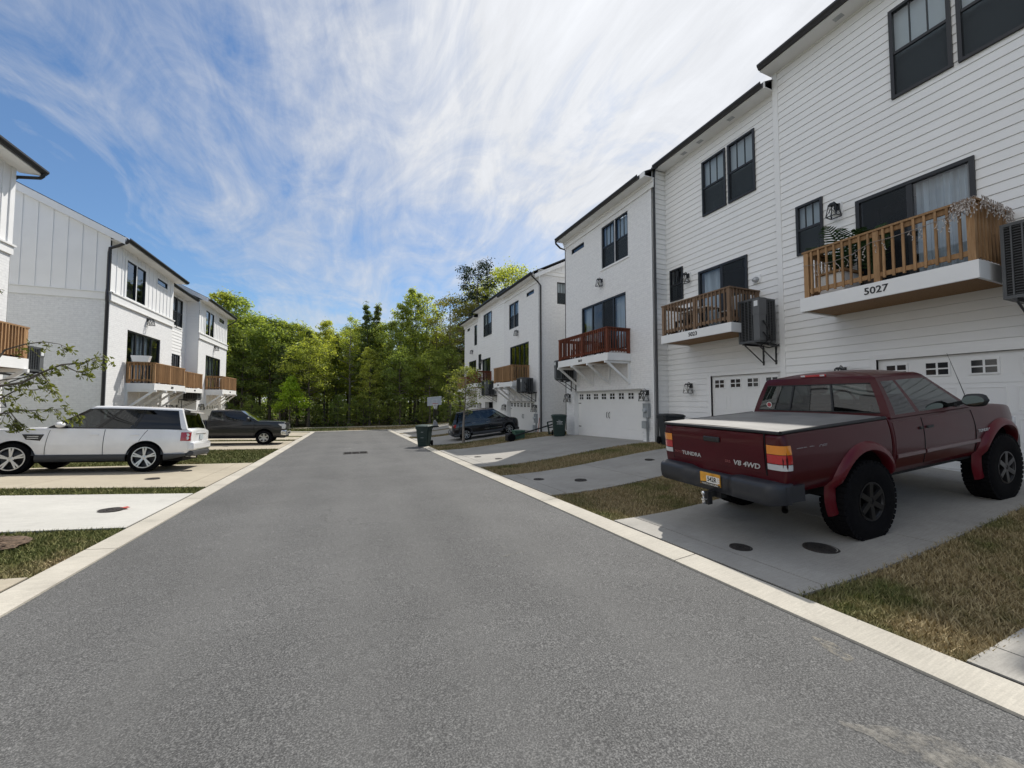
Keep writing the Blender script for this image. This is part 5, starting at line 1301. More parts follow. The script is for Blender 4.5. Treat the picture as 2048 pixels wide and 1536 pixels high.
for sg in (1, -1):
    for x in (-1.84, 1.84): wheel(t, x, sg*.83, .40, .27, .235, 6, ALLOY, sg, sw=.085).name = 'wheel'
    m = M(); m.box(1.0, 1.12, sg*.95-.02, sg*1.2, 1.36, 1.40); m.box(1.0, 1.14, sg*1.06, sg*1.26, 1.36, 1.56); mr = m.build('mirror', BLACKPL, t, bevel=.03)
    m = M(); m.box(1.05, 1.145, sg*1.055, sg*1.265, 1.46, 1.565); m.build('mirror_cap', CHROME, mr, bevel=.03)
    m = M(); m.prism([(2.50, 1.20), (2.84, 1.20), (2.89, 1.10), (2.88, .90), (2.70, .90), (2.70, 1.04), (2.56, 1.10)], 'y', sg*.60, sg*.945); m.build('headlamp', CLEARLENS, t, bevel=.02)
rbox('grille', simple('grille_black', (.01,.01,.011), .4), t, 2.72, 2.90, -.60, .60, .84, 1.24, .03)
m = M(); m.box(2.86, 2.905, -.55, .55, .96, .99); m.box(2.86, 2.905, -.55, .55, 1.05, 1.07); m.build('grille_bar', CHROME, t)
fb = rbox('front_bumper', CHROME, t, 2.66, 2.97, -.95, .95, .54, .82, .05); rbox('bumper_grille', BLACKPL, t, 2.9, 2.985, -.4, .4, .58, .70, .02); rbox('air_dam', BLACKPL, t, 2.6, 2.88, -.85, .85, .38, .56, .04)
seams(b, t, [(-.09, -.09, .52, 1.30), (1.36, 1.33, .52, 1.28), (-.83, -.83, .52, 1.30)])
place(t, -5.52, 23.78, 0, 3.68, .88)

# ================= black hatchback
NAVY = mat_paint('black_blue_paint', (.010,.012,.018), .16)
t = thing('hatchback_car', 'black tall hatchback with dark wheel arches parked facing the far garage on the right', 'car')
AW = [(-1.305, .35, .385), (1.305, .35, .385)]
b = Hull(-2.08, 2.02, lambda x: .89-.16*max(0, (x-1.2)/.92)**2-.06*max(0, (-x-1.4)/.68)**2, lambda x: 1.03 if x < 1.1 else 1.03-.14*((x-1.1)/.92)**1.4, lambda x: .27, AW, .16, .30, .05, .04, .03, .07); b.build('body', NAVY, t)
cl = Hull(-2.04, 2.05, lambda x: .90-.16*max(0, (x-1.2)/.92)**2-.06*max(0, (-x-1.4)/.68)**2, lambda x: .40, lambda x: .22, [(a, z, r) for a, z, r in AW], .20, .34, .02, 0, .03, .01); cl.build('sill_cladding', LOW, t)
m = M(); m.box(-1.9, 1.9, -.6, .6, .2, .4); wells(m, AW, (1, -1), .87, .5); m.build('underbody', UNDER, t)
cab = Cab(-2.02, -1.74, 1.38, .46, lambda x: 1.01, lambda x: 1.66-.02*max(0, -x-1)-.03*max(0, x), .85, .72, .05, .14, .06)
cab.build('cabin', NAVY, t, [(.05, .20, TINT), (.23, .54, CARGLASS), (.58, .86, CARGLASS), (.88, .97, CLEARGL)], {'f': CLEARGL, 'r': TINT}, trow=(0, .05, .84, 1), fwin=(.94, .04, .94), rwin=(.88, .2, .88))
m = M(); m.box(-1.8, 1.0, -.75, .75, 1.04, 1.055); m.build('cabin_floor', UNDER, t)
for y in (.36, -.36):
    s = rbox('seat', SEAT, t, -.05, .12, y-.22, y+.22, 1.05, 1.28, .05); rbox('headrest', SEAT, s, -.05, .05, y-.12, y+.12, 1.3, 1.44, .04)
for a, c in ((-.98, -.12), (-.10, .92)):
    d = b.patch('door', NAVY, t, a, c, .42, 1.02, .004)
    for sg in (1, -1):
        m = M(); y = sg*(b.y(a+.15, .93)+.014); m.box(a+.06, a+.26, y-.012, y+.012, .92, .945); m.build('handle', CHROME, d[0 if sg == 1 else 1], bevel=.005)
for sg in (1, -1):
    for x in (-1.305, 1.305):
        wheel(t, x, sg*.765, .325, .225, .215, 7, ALLOY, sg, sw=.04).name = 'wheel'
        m = M(); rows = []
        for k in range(19):
            a = PI*k/18; rows.append([(x+r*math.cos(a), sg*(min(.9, b.y(x+r*math.cos(a), .35+r*math.sin(a)))+.012), .35+r*math.sin(a)) for r in (.38, .43)])
        m.grid(rows); m.build('wheel_arch_trim', LOW, t)
    m = M(); m.prism([(-2.04, .88), (-1.86, .97), (-1.82, .90), (-1.92, .72)], 'y', sg*.70, sg*.87); m.build('tail_lamp', REDLENS, t, bevel=.02)
    m = M(); m.box(.72, .84, sg*.86-.02, sg*1.06, 1.06, 1.20); m.build('mirror', NAVY, t, bevel=.04)
    m = M(); y = sg*(b.y(0, .52)+.008); m.box(-.2, .85, y-.006, y+.006, .51, .53); m.build('door_strip', CHROME, t)
rbox('rear_bumper', LOW, t, -2.14, -1.95, -.74, .74, .30, .58, .06)
m = M(); m.box(-2.15, -2.13, -.2, .2, .48, .58); m.build('licence_plate', simple('plate_plain', (.5,.5,.5), .5), t)
m = M(); m.grid([[(-2.03+.005, y, z) for y in (-.3, .3)] for z in (.7, .72)]); m.build('chrome_bar', CHROME, t)
seams(b, t, [(-.11, -.11, .42, 1.0), (.95, .93, .42, 1.0)])
place(t, 6.98, 20.42, -6, 2.61, .90)
# ---------------------------------------------------------------- props
BINGREEN = simple('bin_green', (.018,.040,.034), .5, var=.15, vs=5)
BINDARK = simple('bin_dark', (.016,.019,.022), .5, var=.15, vs=5)
def trash_bin(x, y, rot, label, mat, marks=True, mark_side='front'):
    t = thing('wheeled_bin', label, 'wheeled bin', (x, y, zg(x, y)+.026), 'wheeled refuse bins')
    def sect(z, hx, hy, c=.05): return [(sx*(hx-c*(k == 1)), sy*(hy-c*(k == 0)), z) for sx, sy, k in ((1,-1,0),(1,1,0),(1,1,1),(-1,1,1),(-1,1,0),(-1,-1,0),(-1,-1,1),(1,-1,1))]
    m = M(); S = [sect(0, .25, .23), sect(.04, .265, .24), sect(.80, .335, .30), sect(.80, .36, .325), sect(.90, .365, .33), sect(.90, .35, .315)]
    m.grid([r+[r[0]] for r in S]); m.face([m.vert(p) for p in S[0][::-1]])
    for k in (.22, .40, .58): m.box(.275+.085*k, .29+.085*k, -.16, .16, k, k+.02)
    o = m.build('bin_body', mat, None, smooth=30); o.parent = t
    m = M(); L = [sect(.905, .385, .345, .06), sect(.945, .39, .35, .06), sect(.985, .33, .29, .06), sect(1.0, .18, .15, .03)]
    m.grid([r+[r[0]] for r in L]); m.face([m.vert(p) for p in L[-1]]); m.box(.37, .43, -.2, .2, .91, .94); o = m.build('lid', mat, None, smooth=25); o.parent = t
    m = M(); m.tube([(-.38, -.24, .96), (-.44, -.24, .97), (-.44, .24, .97), (-.38, .24, .96)], .018, 8); o = m.build('handle', mat, None); o.parent = t
    for sy in (-1, 1):
        m = M(); m.lathe([(0, -.03), (.12, -.03), (.13, 0), (.12, .03), (0, .03)], 20, 'y', (-.27, sy*.29, .13)); o = m.build('wheel', RUBBER, None, smooth=40); o.parent = t
    if marks:
        m = M(); rr = random.Random(3)
        for row, (z, w_, h_) in enumerate(((.72, .10, .03), (.655, .26, .034), (.60, .20, .03), (.55, .24, .026))):
            n = 4 if row == 0 else 11; a = -w_/2
            while a < w_/2:
                ww = rr.uniform(.012, .024); xo = .327+.0-(.80-z)*.088+.012
                if mark_side == 'front': m.box(xo, xo+.004, a, a+ww, z+rr.uniform(0, .006), z+h_*rr.uniform(.7, 1))
                a += ww+.008*(3 if row == 0 else 1)
        o = m.build('lettering', simple('bin_lettering', (.7,.72,.72), .6), None); o.parent = t
    else:
        m = M(); m.box(.335, .345, -.05, .05, .66, .68); m.box(.33, .34, -.07, .07, .40, .415); o = m.build('reflector', simple('bin_mark', (.4,.43,.42), .5), None); o.parent = t
    t.rotation_euler = (0, 0, math.radians(rot)); return t
trash_bin(3.34, 18.72, -118, 'green wheeled bin standing alone at the kerb casting a shadow on the lane', BINGREEN, False)
trash_bin(9.02, 15.9, -115, 'green wheeled bin with white lettering at the left edge of the double garage', BINGREEN)
trash_bin(9.55, 9.62, -115, 'dark wheeled bin with white lettering behind the red pickup bed by the black downspout', BINDARK)

# utility box, leaning pole, overturned stand on the verge beyond the double driveway
zz = zg(7.45, 17.0)
u = thing('utility_box', 'low green utility box on the verge in front of the far garage', 'utility box', (7.45, 17.0, zz))
rb = rbox('cabinet', simple('utility_green', (.045,.11,.075), .55, var=.15), u, 7.2, 7.7, 16.8, 17.2, zz, zz+.34, .02); rbox('lid', MATS['utility_green'], u, 7.18, 7.72, 16.78, 17.22, zz+.345, zz+.42, .02)
zz = zg(6.9, 16.65)
u = thing('pole_stand', 'overturned black pole stand lying on the verge beside the green bin at the garage', 'pole stand', (6.9, 16.65, zz))
rbox('base', BLACKPL, u, 6.70, 7.02, 16.5, 16.85, zz+.02, zz+.36, .05)
m = M(); m.lathe([(0, -.05), (.17, -.05), (.19, 0), (.17, .05), (0, .05)], 20, 'y', (6.88, 16.46, zz+.19)); m.build('wheel', RUBBER, u, smooth=40)
m = M(); m.tube([(6.9, 16.7, zz+.18), (9.3, 17.05, zg(9.3, 17)+.50)], .035, 8); m.build('pole', BLACKPL, u)
m = M(); zq = zg(9.3, 16.95)
for p in (((9.05, 16.9, .02), (8.95, 16.9, .62)), ((8.95, 16.9, .62), (9.3, 16.95, .66)), ((9.3, 16.95, .66), (9.38, 16.95, .02)), ((9.0, 16.9, .36), (9.33, 16.95, .38)), ((9.05, 16.9, .06), (9.36, 16.95, .08))): m.bar((p[0][0], p[0][1], zq+p[0][2]), (p[1][0], p[1][1], zq+p[1][2]), .055)
m.build('frame', BINGREEN, u)
u = thing('leaning_stick', 'thin reddish stick leaning against the corner of the far brick house', 'stick', (9.35, 18.9, zg(9.35, 18.9)))
m = M(); m.tube([(9.35, 18.75, zg(9.35, 18.75)), (9.62, 19.08, zg(9.6, 19)+.78)], .018, 6); m.build('shaft', simple('stick_red', (.35,.10,.05), .6), u)
# basketball hoop
zz = zg(6.75, 33)
u = thing('basketball_hoop', 'portable basketball hoop with white backboard at the far end of the right driveways', 'basketball hoop', (6.75, 33, zz))
m = M(); tf = lambda x, y, z: (6.70+x*.985+z*.0, 32.95+y, .0+z+x*.10)
m.box(-.58, .58, 0, .03, -.32, .36, tf=tf); bb = m.build('backboard', simple('backboard_white', (.52,.56,.60), .3), u)
m = M()
for a in ((-.60, -.57, -.34, .38), (.57, .60, -.34, .38), (-.57, .57, -.34, -.30), (-.57, .57, .34, .38)): m.box(a[0], a[1], -.012, .04, a[2], a[3], tf=tf)
for a in ((-.22, -.19, -.22, .14), (.19, .22, -.22, .14), (-.19, .19, .11, .14)): m.box(a[0], a[1], -.008, -.001, a[2], a[3], tf=tf)
m.build('backboard_frame', simple('frame_pale', (.7,.72,.74), .4), bb)
m = M(); c = (6.72, 32.62, -.20); m.tube([(c[0]+.23*math.cos(2*PI*k/20), c[1]+.23*math.sin(2*PI*k/20), c[2]) for k in range(21)], .018, 6); m.build('rim', simple('rim_red', (.45,.07,.03), .5), u)
m = M()
for k in range(12):
    a = 2*PI*k/12
    for s_ in (1, -1): m.tube([(c[0]+.22*math.cos(a), c[1]+.22*math.sin(a), c[2]-.02), (c[0]+.16*math.cos(a+s_*.35), c[1]+.16*math.sin(a+s_*.35), c[2]-.22), (c[0]+.11*math.cos(a+s_*.6), c[1]+.11*math.sin(a+s_*.6), c[2]-.45)], .009, 4)
m.build('net', simple('net_white', (.75,.75,.74), .8), u)
m = M(); m.tube([(6.75, 33.0, .1), (6.78, 33.5, -.2), (6.80, 33.7, -1.0), (6.82, 33.75, zz+.1)], .05, 8); m.build('pole', BLACKPL, u)
m = M(); m.prism([(6.45, zz+.02), (7.2, zz+.02), (7.15, zz+.16), (6.5, zz+.18)], 'y', 33.3, 34.0); m.build('base', BLACKPL, u, bevel=.03)
m = M(); m.prism([(6.62, zz+.17), (7.08, zz+.17), (7.0, zz+.42), (6.86, zz+.62), (6.78, zz+.66), (6.70, zz+.55)], 'y', 33.15, 33.29); m.build('pole_pad', simple('pad_grey', (.30,.31,.33), .4), u, bevel=.03)
# planter on the left balcony, palm and string lights on 5027, furniture
u = thing('planter_box', 'white trough planter hung on the end rail of the left brick balcony', 'planter', (-8.2, 21.4, 1.67))
m = M(); m.prism([(-8.52, 1.94), (-7.88, 1.94), (-7.95, 1.68), (-8.45, 1.68)], 'y', 21.33, 21.56); m.build('trough', simple('planter_white', (.78,.78,.78), .45), u, bevel=.01)
m = M(); m.box(-8.49, -7.91, 21.36, 21.53, 1.925, 1.945); m.build('soil', MULCH, u)
LEAFP = mat_leaf('palm_leaf', (.010,.030,.012), (.035,.075,.03), .25)
f27 = street(10.42, 1)
def palm(u_, v_, d_, label, seed, n=9, L=1.15, spread=.6):
    rr = random.Random(seed); p = f27(u_, v_, d_); t = thing('palm_plant', label, 'potted palm', p)
    m = M(); m.lathe([(0, v_), (.13, v_), (.17, v_+.30), (.15, v_+.30), (.14, v_+.26), (0, v_+.26)], 18, 'z', (p[0], p[1], 0)); m.build('pot', simple('pot_dark', (.05,.04,.035), .6), t, smooth=40)
    m = M(); lv = M()
    for k in range(n):
        a = 2*PI*k/n+rr.uniform(-.3, .3); ln = L*rr.uniform(.75, 1.1); sp = spread*rr.uniform(.5, 1.15); pts = []
        for j in range(9):
            q = j/8; rad = sp*q**1.5; pts.append(Vector((p[0]+min(rad*math.cos(a), .35), p[1]+rad*math.sin(a), v_+.28+ln*(q-.38*q**2.6))))
        m.tube(pts, [.010*(1-.8*j/8) for j in range(9)], 5)
        for j in range(6, 40, 2):
            q = j/40*8; i = min(7, int(q)); c = pts[i].lerp(pts[i+1], q-i); d = (pts[i+1]-pts[i]).normalized(); sd = d.cross(Vector((0, 0, 1)));
            if sd.length < .01: continue
            sd.normalize(); l = .30*math.sin(PI*min(1, (j/40)**.8))*rr.uniform(.8, 1.1)+.04
            for s_ in (-1, 1):
                e = c+sd*s_*l*.85+d*l*.5-Vector((0, 0, l*.22)); w_ = d*.016; lv.poly([c-w_, c+w_, c.lerp(e, .6)+w_, e, c.lerp(e, .6)-w_])
    m.build('stem', simple('palm_stem', (.06,.08,.03), .7), t); lv.build('fronds', LEAFP, t, recalc=False); return t
palm(4.90, 2.26, .62, 'tall palm rising above the left half of balcony 5027', 3, 9, 1.75, .62)
palm(4.45, 2.26, .45, 'second palm in front of the patio glass of 5027, mostly behind the rail', 8, 8, 1.75, .5)
u = thing('storage_box', 'white box with wooden top standing behind the left end of rail 5027', 'box', f27(5.0, 2.25, .7))
m = M(); fbox(m, f27, 4.72, 5.18, 2.26, 2.72, .35, .95); m.build('box_body', TRIM, u, bevel=.01)
m = M(); fbox(m, f27, 4.68, 5.22, 2.725, 2.77, .30, 1.0); m.build('box_top', WOOD_NEW, u)
u = thing('string_lights', 'pale icicle string lights tangled along the rail of balcony 5027', 'string lights', f27(4, 3.2, 1.3))
rr = random.Random(21); m = M(); bl = M(); D = 1.295
sw = [(5.30, 2.95), (5.0, 2.90), (4.75, 2.86), (4.4, 2.90), (4.10, 3.02), (3.8, 3.00), (3.4, 3.02), (3.1, 3.05), (2.95, 3.13), (2.80, 3.22)]
path = [Vector(f27(a, b, D)) for a, b in sw]; m.tube(path, .006, 5)
for a, b in zip(path, path[1:]):
    n = 2
    for k in range(n):
        if rr.random() < .2: continue
        p = a.lerp(b, (k+.3)/n); q = p.copy(); pts = [p]
        for j in range(rr.randint(3, 6)):
            q = q+Vector((rr.uniform(-.01, .02), rr.uniform(-.035, .035), -rr.uniform(.025, .06))); pts.append(q)
            if rr.random() < .7: m.mi = 1; m.bar(q, q+Vector((0, rr.uniform(-.03, .03), -.025)), .010); m.mi = 0
        m.tube(pts, .0045, 4)
top = [f27(2.80, 3.25, 1.29), f27(2.78, 3.27, 1.0), f27(2.76, 3.22, .7), f27(2.78, 3.26, .45), f27(2.76, 3.2, .2)]; m.tube(top, .006, 5)
for k in range(60):
    if k < 24: p = Vector(f27(2.74+rr.uniform(0, .26), 3.27, D+.01))
    else: p = Vector(f27(2.70, 3.27, rr.uniform(.1, 1.28)))
    pts = [p]; q = p.copy()
    for j in range(rr.randint(4, 7)):
        q = q+Vector((rr.uniform(-.04, .04) if k >= 24 else 0, rr.uniform(-.04, .04) if k < 24 else -rr.uniform(-.01, .012), -rr.uniform(.015, .065))); pts.append(q)
        if rr.random() < .7: m.mi = 1; m.bar(q, q+Vector((rr.uniform(-.02, .02), rr.uniform(-.02, .02), -.03)), .010); m.mi = 0
    m.tube(pts, .0045, 4)
m.build('light_string', [simple('light_wire', (.30,.25,.22), .6), simple('light_bulb', (.55,.50,.46), .3)], u)
def chair(f, u_, v_, d_, mat, label):
    t = thing('balcony_chair', label, 'chair', f(u_, v_, d_), 'chairs on the balconies')
    m = M(); fbox(m, f, u_-.22, u_+.22, v_+.42, v_+.46, d_-.22, d_+.22); m.build('seat', mat, t)
    m = M()
    for k in range(5): fbox(m, f, u_-.20+.09*k, u_-.16+.09*k, v_+.48, v_+.86, d_-.22, d_-.19)
    fbox(m, f, u_-.22, u_+.22, v_+.86, v_+.92, d_-.22, d_-.19); m.build('backrest', mat, t)
    for a in (-.2, .2):
        for b in (-.2, .2):
            m = M(); fbox(m, f, u_+a-.02, u_+a+.02, v_, v_+.42, d_+b-.02, d_+b+.02); m.build('leg', mat, t)
def table(f, u_, v_, d_, mat, top, label, r=.4):
    t = thing('balcony_table', label, 'table', f(u_, v_, d_), 'tables on the balconies')
    m = M(); fbox(m, f, u_-r, u_+r, v_+.66, v_+.70, d_-.28, d_+.28); m.build('tabletop', top, t)
    for a in (-r+.05, r-.05):
        for b in (-.24, .24):
            m = M(); fbox(m, f, u_+a-.02, u_+a+.02, v_, v_+.66, d_+b-.02, d_+b+.02); m.build('leg', mat, t)
f23 = street(10.5, 1); f19 = street(9.85, 1); f09 = street(10.2, 1)
table(f23, 8.75, 2.11, .6, BLACKPL, TRIM, 'dark table with white top behind the rail of balcony 5023', .55); chair(f23, 9.25, 2.11, .6, BLACKPL, 'dark chair left of the white topped table on balcony 5023'); chair(f23, 7.75, 2.11, .5, GREYBOX, 'grey chair in front of the patio door of 5023')
table(f19, 14.1, 1.81, .5, BLACKPL, BLACKPL, 'black table on the red stained balcony'); chair(f19, 14.75, 1.81, .5, BLACKPL, 'black chair left of the table on the red stained balcony'); chair(f19, 13.0, 1.81, .5, BLACKPL, 'black chair right of the table on the red stained balcony')
chair(f09, 29.2, 1.39, .6, BLACKPL, 'dark chair on the far dark balcony on the right')

# ---------------------------------------------------------------- trees
BARK = simple('bark', (.12,.10,.08), .95, var=.35, vs=9, bump=.02, bs=20)
BARKL = simple('bark_pale', (.24,.21,.18), .9, var=.3, vs=9)
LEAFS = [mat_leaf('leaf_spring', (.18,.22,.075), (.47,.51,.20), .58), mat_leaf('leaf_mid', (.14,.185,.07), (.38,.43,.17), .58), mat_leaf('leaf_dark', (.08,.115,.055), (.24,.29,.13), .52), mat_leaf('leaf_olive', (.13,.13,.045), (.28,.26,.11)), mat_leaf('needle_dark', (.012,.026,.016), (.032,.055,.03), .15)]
def leafcard(m, c, n, s, rr, long=1.0):
    a = n.orthogonal().normalized(); b = n.cross(a); th = rr.uniform(0, 2*PI); d = a*math.cos(th)+b*math.sin(th); e = n.cross(d)
    l = s*long; w = s*.5
    m.poly([c-d*l*.5, c+e*w*.5-d*l*.05+n*s*.08, c+d*l*.5, c-e*w*.5-d*l*.05+n*s*.08])
def clump(m, c, r, n, s, rr, flat=.7, long=1.0):
    for _ in range(n):
        v = Vector((rr.gauss(0, 1), rr.gauss(0, 1), rr.gauss(0, 1))); v.normalize(); q = r*rr.random()**.45
        p = c+Vector((v.x*q, v.y*q, v.z*q*flat)); nn = (v+Vector((0, 0, .7))+Vector((rr.uniform(-.9, .9), rr.uniform(-.9, .9), rr.uniform(-.9, .9)))).normalized()
        leafcard(m, p, nn, s*rr.uniform(.65, 1.3), rr, long)
def make_tree(seed, H, crown0, W, shape, nb, nl, ls, leafmat, bark, name, label, group, lean=0, cr=.46, gap=.0):
    """H height, crown0 first limb height, W crown radius; shape(t) relative radius up the crown"""
    rr = random.Random(seed); t = thing(name, label, 'tree', (0, 0, 0), group); tr = M(); lf = M()
    r0 = .013*H+.025; path = []; n = 10
    for k in range(n+1):
        q = k/n; path.append(Vector((lean*q*q*H*.1+mnoise.noise(Vector((seed, q*2.5, 0)))*.035*H*q, mnoise.noise(Vector((seed, q*2.5, 7)))*.035*H*q, -.2+(H+.1)*q)))
    tr.tube(path, [r0*(1.25 if k == 0 else 1)*(1-.92*k/n) for k in range(n+1)], 8)
    def at(z):
        q = max(0, min(.999, (z+.2)/(H+.1)))*n; i = int(q); return path[i].lerp(path[i+1], q-i)
    for k in range(nb):
        q = (k+rr.random())/nb; z = crown0+(H-crown0)*q**.9*.97; R = W*shape(q)*rr.uniform(.62, 1.12)
        if rr.random() < gap: continue
        a = k*2.4+rr.uniform(-.5, .5); b0 = at(z); rise = R*rr.uniform(.15, .6)
        tip = b0+Vector((math.cos(a)*R, math.sin(a)*R, rise)); mid = b0.lerp(tip, .5)+Vector((rr.uniform(-.1, .1)*R, rr.uniform(-.1, .1)*R, -.08*R))
        rb = max(.012, r0*(1-q)*.42); tr.tube([b0, mid, tip], [rb, rb*.6, rb*.2], 5, False)
        subs = [(tip, 1.0), (b0.lerp(tip, .62), .85)]
        for j in range(2):
            sgn = 1 if j else -1; e = mid+Vector((math.cos(a+sgn*.8), math.sin(a+sgn*.8), rr.uniform(.1, .7)))*R*.42; tr.tube([mid, e], [rb*.5, rb*.15], 4, False); subs.append((e, .8))
        for c, k_ in subs:
            cc = c+Vector((rr.uniform(-.2, .2), rr.uniform(-.2, .2), rr.uniform(-.1, .25)))*W*.3
            clump(lf, cc, W*cr*(.40+.28*shape(q))*k_*rr.uniform(.7, 1.25), int(nl*rr.uniform(.5, 1.4)), ls, rr)
    clump(lf, path[-1], W*.28, nl, ls, rr, 1.2)
    o = tr.build('trunk', bark, None, smooth=50); o.parent = t; o = lf.build('crown', leafmat, None, recalc=False); o.parent = t
    return t
ov = lambda t: max(.12, math.sin(PI*min(1, .12+t*.86))**.7)
cone = lambda t: max(.10, (1-t)**.75)
tall = lambda t: max(.15, (math.sin(PI*(.1+.85*t))**.6)*(1-.45*t))
G = 'trees of the wood at the end of the lane'
KINDS = [
 ('tall slim light green tree of the wood at the end of the lane', make_tree(1, 14, 3.6, 2.5, tall, 44, 40, .25, LEAFS[0], BARK, 'broadleaf_tree', 'x', G)),
 ('broad mid green tree of the wood at the end of the lane', make_tree(2, 12, 3.0, 3.1, ov, 46, 42, .25, LEAFS[1], BARK, 'broadleaf_tree', 'x', G)),
 ('dark narrow tree of the wood at the end of the lane', make_tree(3, 14, 2.5, 1.7, cone, 50, 36, .22, LEAFS[2], BARK, 'broadleaf_tree', 'x', G)),
 ('thin loose tree with sky showing through its crown in the wood', make_tree(4, 15, 5.5, 2.6, tall, 38, 22, .23, LEAFS[0], BARKL, 'broadleaf_tree', 'x', G, gap=.15)),
 ('sparse olive tinged tree of the wood beside the right houses', make_tree(5, 14, 4.2, 3.2, ov, 38, 28, .24, LEAFS[3], BARKL, 'broadleaf_tree', 'x', G, gap=.1)),
 ('low bushy young tree at the front edge of the wood', make_tree(6, 6, .5, 1.9, ov, 32, 34, .19, LEAFS[1], BARK, 'young_tree', 'x', G)),
 ('big spreading oak like tree rising behind the right houses', make_tree(7, 21, 7, 5.6, ov, 66, 50, .30, LEAFS[1], BARK, 'broadleaf_tree', 'x', G, gap=.05)),
 ('dark pine with irregular layered boughs behind the right houses', make_tree(8, 20, 6, 3.0, lambda t: .45+.6*abs(math.sin(t*9))*(1-t*.6), 48, 40, .26, LEAFS[4], BARK, 'pine_tree', 'x', G, gap=.1)),
]
used = set(); kr = random.Random(77)
BASEH = [14, 12, 14, 15, 14, 6, 21, 20]
def plant(k, x, y, h=None, sx=None, label=None, group=G):
    proto = KINDS[k][1]
    c = proto if k not in used else copy_tree(proto); used.add(k)
    s = (h/BASEH[k]) if h else kr.uniform(.85, 1.12); w = sx if sx else kr.uniform(.85, 1.2)
    c.location = (x, y, zg(x, y)-.05); c.rotation_euler = (0, 0, kr.uniform(0, 6.28)); c.scale = (s*w, s*w, s)
    c['label'] = label or KINDS[k][0]; c['group'] = group; return c
# skyline trees: (kind, x, y, height, width)
for k, x, y, h, w in [(0,-12.7,49,14.2,1.1),(1,-11.2,50,13.9,1.0),(1,-9.7,51,12.2,1.1),(1,-7.9,49.5,11.6,1.0),(0,-6.6,50.5,11.8,1.0),(1,-5.4,51,11.6,.9),(2,-4.2,50,11.0,1.1),(0,-2.6,50,12.1,.9),(2,-1.4,51,11.0,1.0),(3,.1,50,12.8,.9),(2,1.95,50,14.6,1.0),(2,3.0,51,14.9,1.05),(1,4.5,50,12.4,.9),(0,6.0,50,15.0,.9),(0,7.8,50.5,17.0,1.0),(3,9.3,51,16.6,1.0),(3,10.4,50,14.5,1.0),(4,11.9,49,16.0,1.0)]:
    plant(k, x, y, h, w)
plant(7, 15.0, 47.5, 20.2, 1.15, 'dark pine rising above the roofs of the far right row'); plant(6, 19.6, 48, 20.6, .95, 'large spreading tree above the roof of the white brick end house'); plant(6, 24.5, 50, 20.5, 1.0, 'large spreading tree farther right behind the white brick end house'); plant(4, 13.4, 45.5, 14.4, 1.05, 'sparse olive tree just left of the dark pine, beside the last right house'); plant(4, 16.8, 52, 18.6, 1.1, 'sparse olive tree behind the dark pine')
# body of the wood
for row, (y, n, hh, ks) in enumerate([(47.2, 14, (7.0, 10.5), (1, 2, 5, 0)), (53.5, 17, (10.5, 12.5), (1, 2, 0, 1)), (58, 18, (11, 13), (2, 1, 2, 0)), (64, 18, (11, 13.5), (2, 1, 1, 2))]):
    for j in range(n):
        x = -24+44*(j+kr.uniform(.15, .85))/n
        if row > 0 or not (-1.0 < x < 0): plant(kr.choice(ks), x, y+kr.uniform(-1.3, 1.3), kr.uniform(*hh)*(1.0 if x < 14 else 1.25))
for j in range(16):
    x = -17+29*(j+kr.uniform(.1, .9))/16
    if abs(x+5.4) > 1.6: plant(5, x, 46.0+kr.uniform(-.4, .9), kr.uniform(1.8, 4.6), kr.uniform(.8, 1.1))
# dark undergrowth filling the floor of the wood
un = M(); rr = random.Random(9)
for _ in range(620):
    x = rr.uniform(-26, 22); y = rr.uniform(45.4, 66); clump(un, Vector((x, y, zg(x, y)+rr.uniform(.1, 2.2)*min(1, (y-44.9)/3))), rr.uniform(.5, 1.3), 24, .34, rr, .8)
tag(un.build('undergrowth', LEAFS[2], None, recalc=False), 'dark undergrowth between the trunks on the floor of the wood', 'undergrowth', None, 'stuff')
back = M(); rr = random.Random(10)
for _ in range(1100):
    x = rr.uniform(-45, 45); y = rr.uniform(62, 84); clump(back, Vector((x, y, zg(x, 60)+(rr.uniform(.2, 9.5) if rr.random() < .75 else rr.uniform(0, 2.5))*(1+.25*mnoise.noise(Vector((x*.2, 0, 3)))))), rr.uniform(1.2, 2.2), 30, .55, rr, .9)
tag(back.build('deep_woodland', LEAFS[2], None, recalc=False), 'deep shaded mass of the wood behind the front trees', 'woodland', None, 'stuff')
# street trees
t = make_tree(31, 5.0, 1.15, 1.75, lambda q: max(.12, (1-q)**.8*1.05), 40, 40, .17, mat_leaf('leaf_bright', (.16,.26,.03), (.38,.50,.08), .5), BARK, 'street_tree', 'bright green young tree with conical crown at the far left lane end', 'young street trees'); t.location = (-5.3, 43.9, zg(-5.3, 43.9))
t = make_tree(32, 3.75, 1.4, 1.0, ov, 30, 17, .10, mat_leaf('leaf_pale', (.10,.13,.04), (.30,.32,.12), .45), BARKL, 'street_tree', 'thin trunked sapling with pale green leaves before the black hatchback', 'young street trees', lean=.3); t.location = (5.23, 18.62, zg(5.23, 18.62))
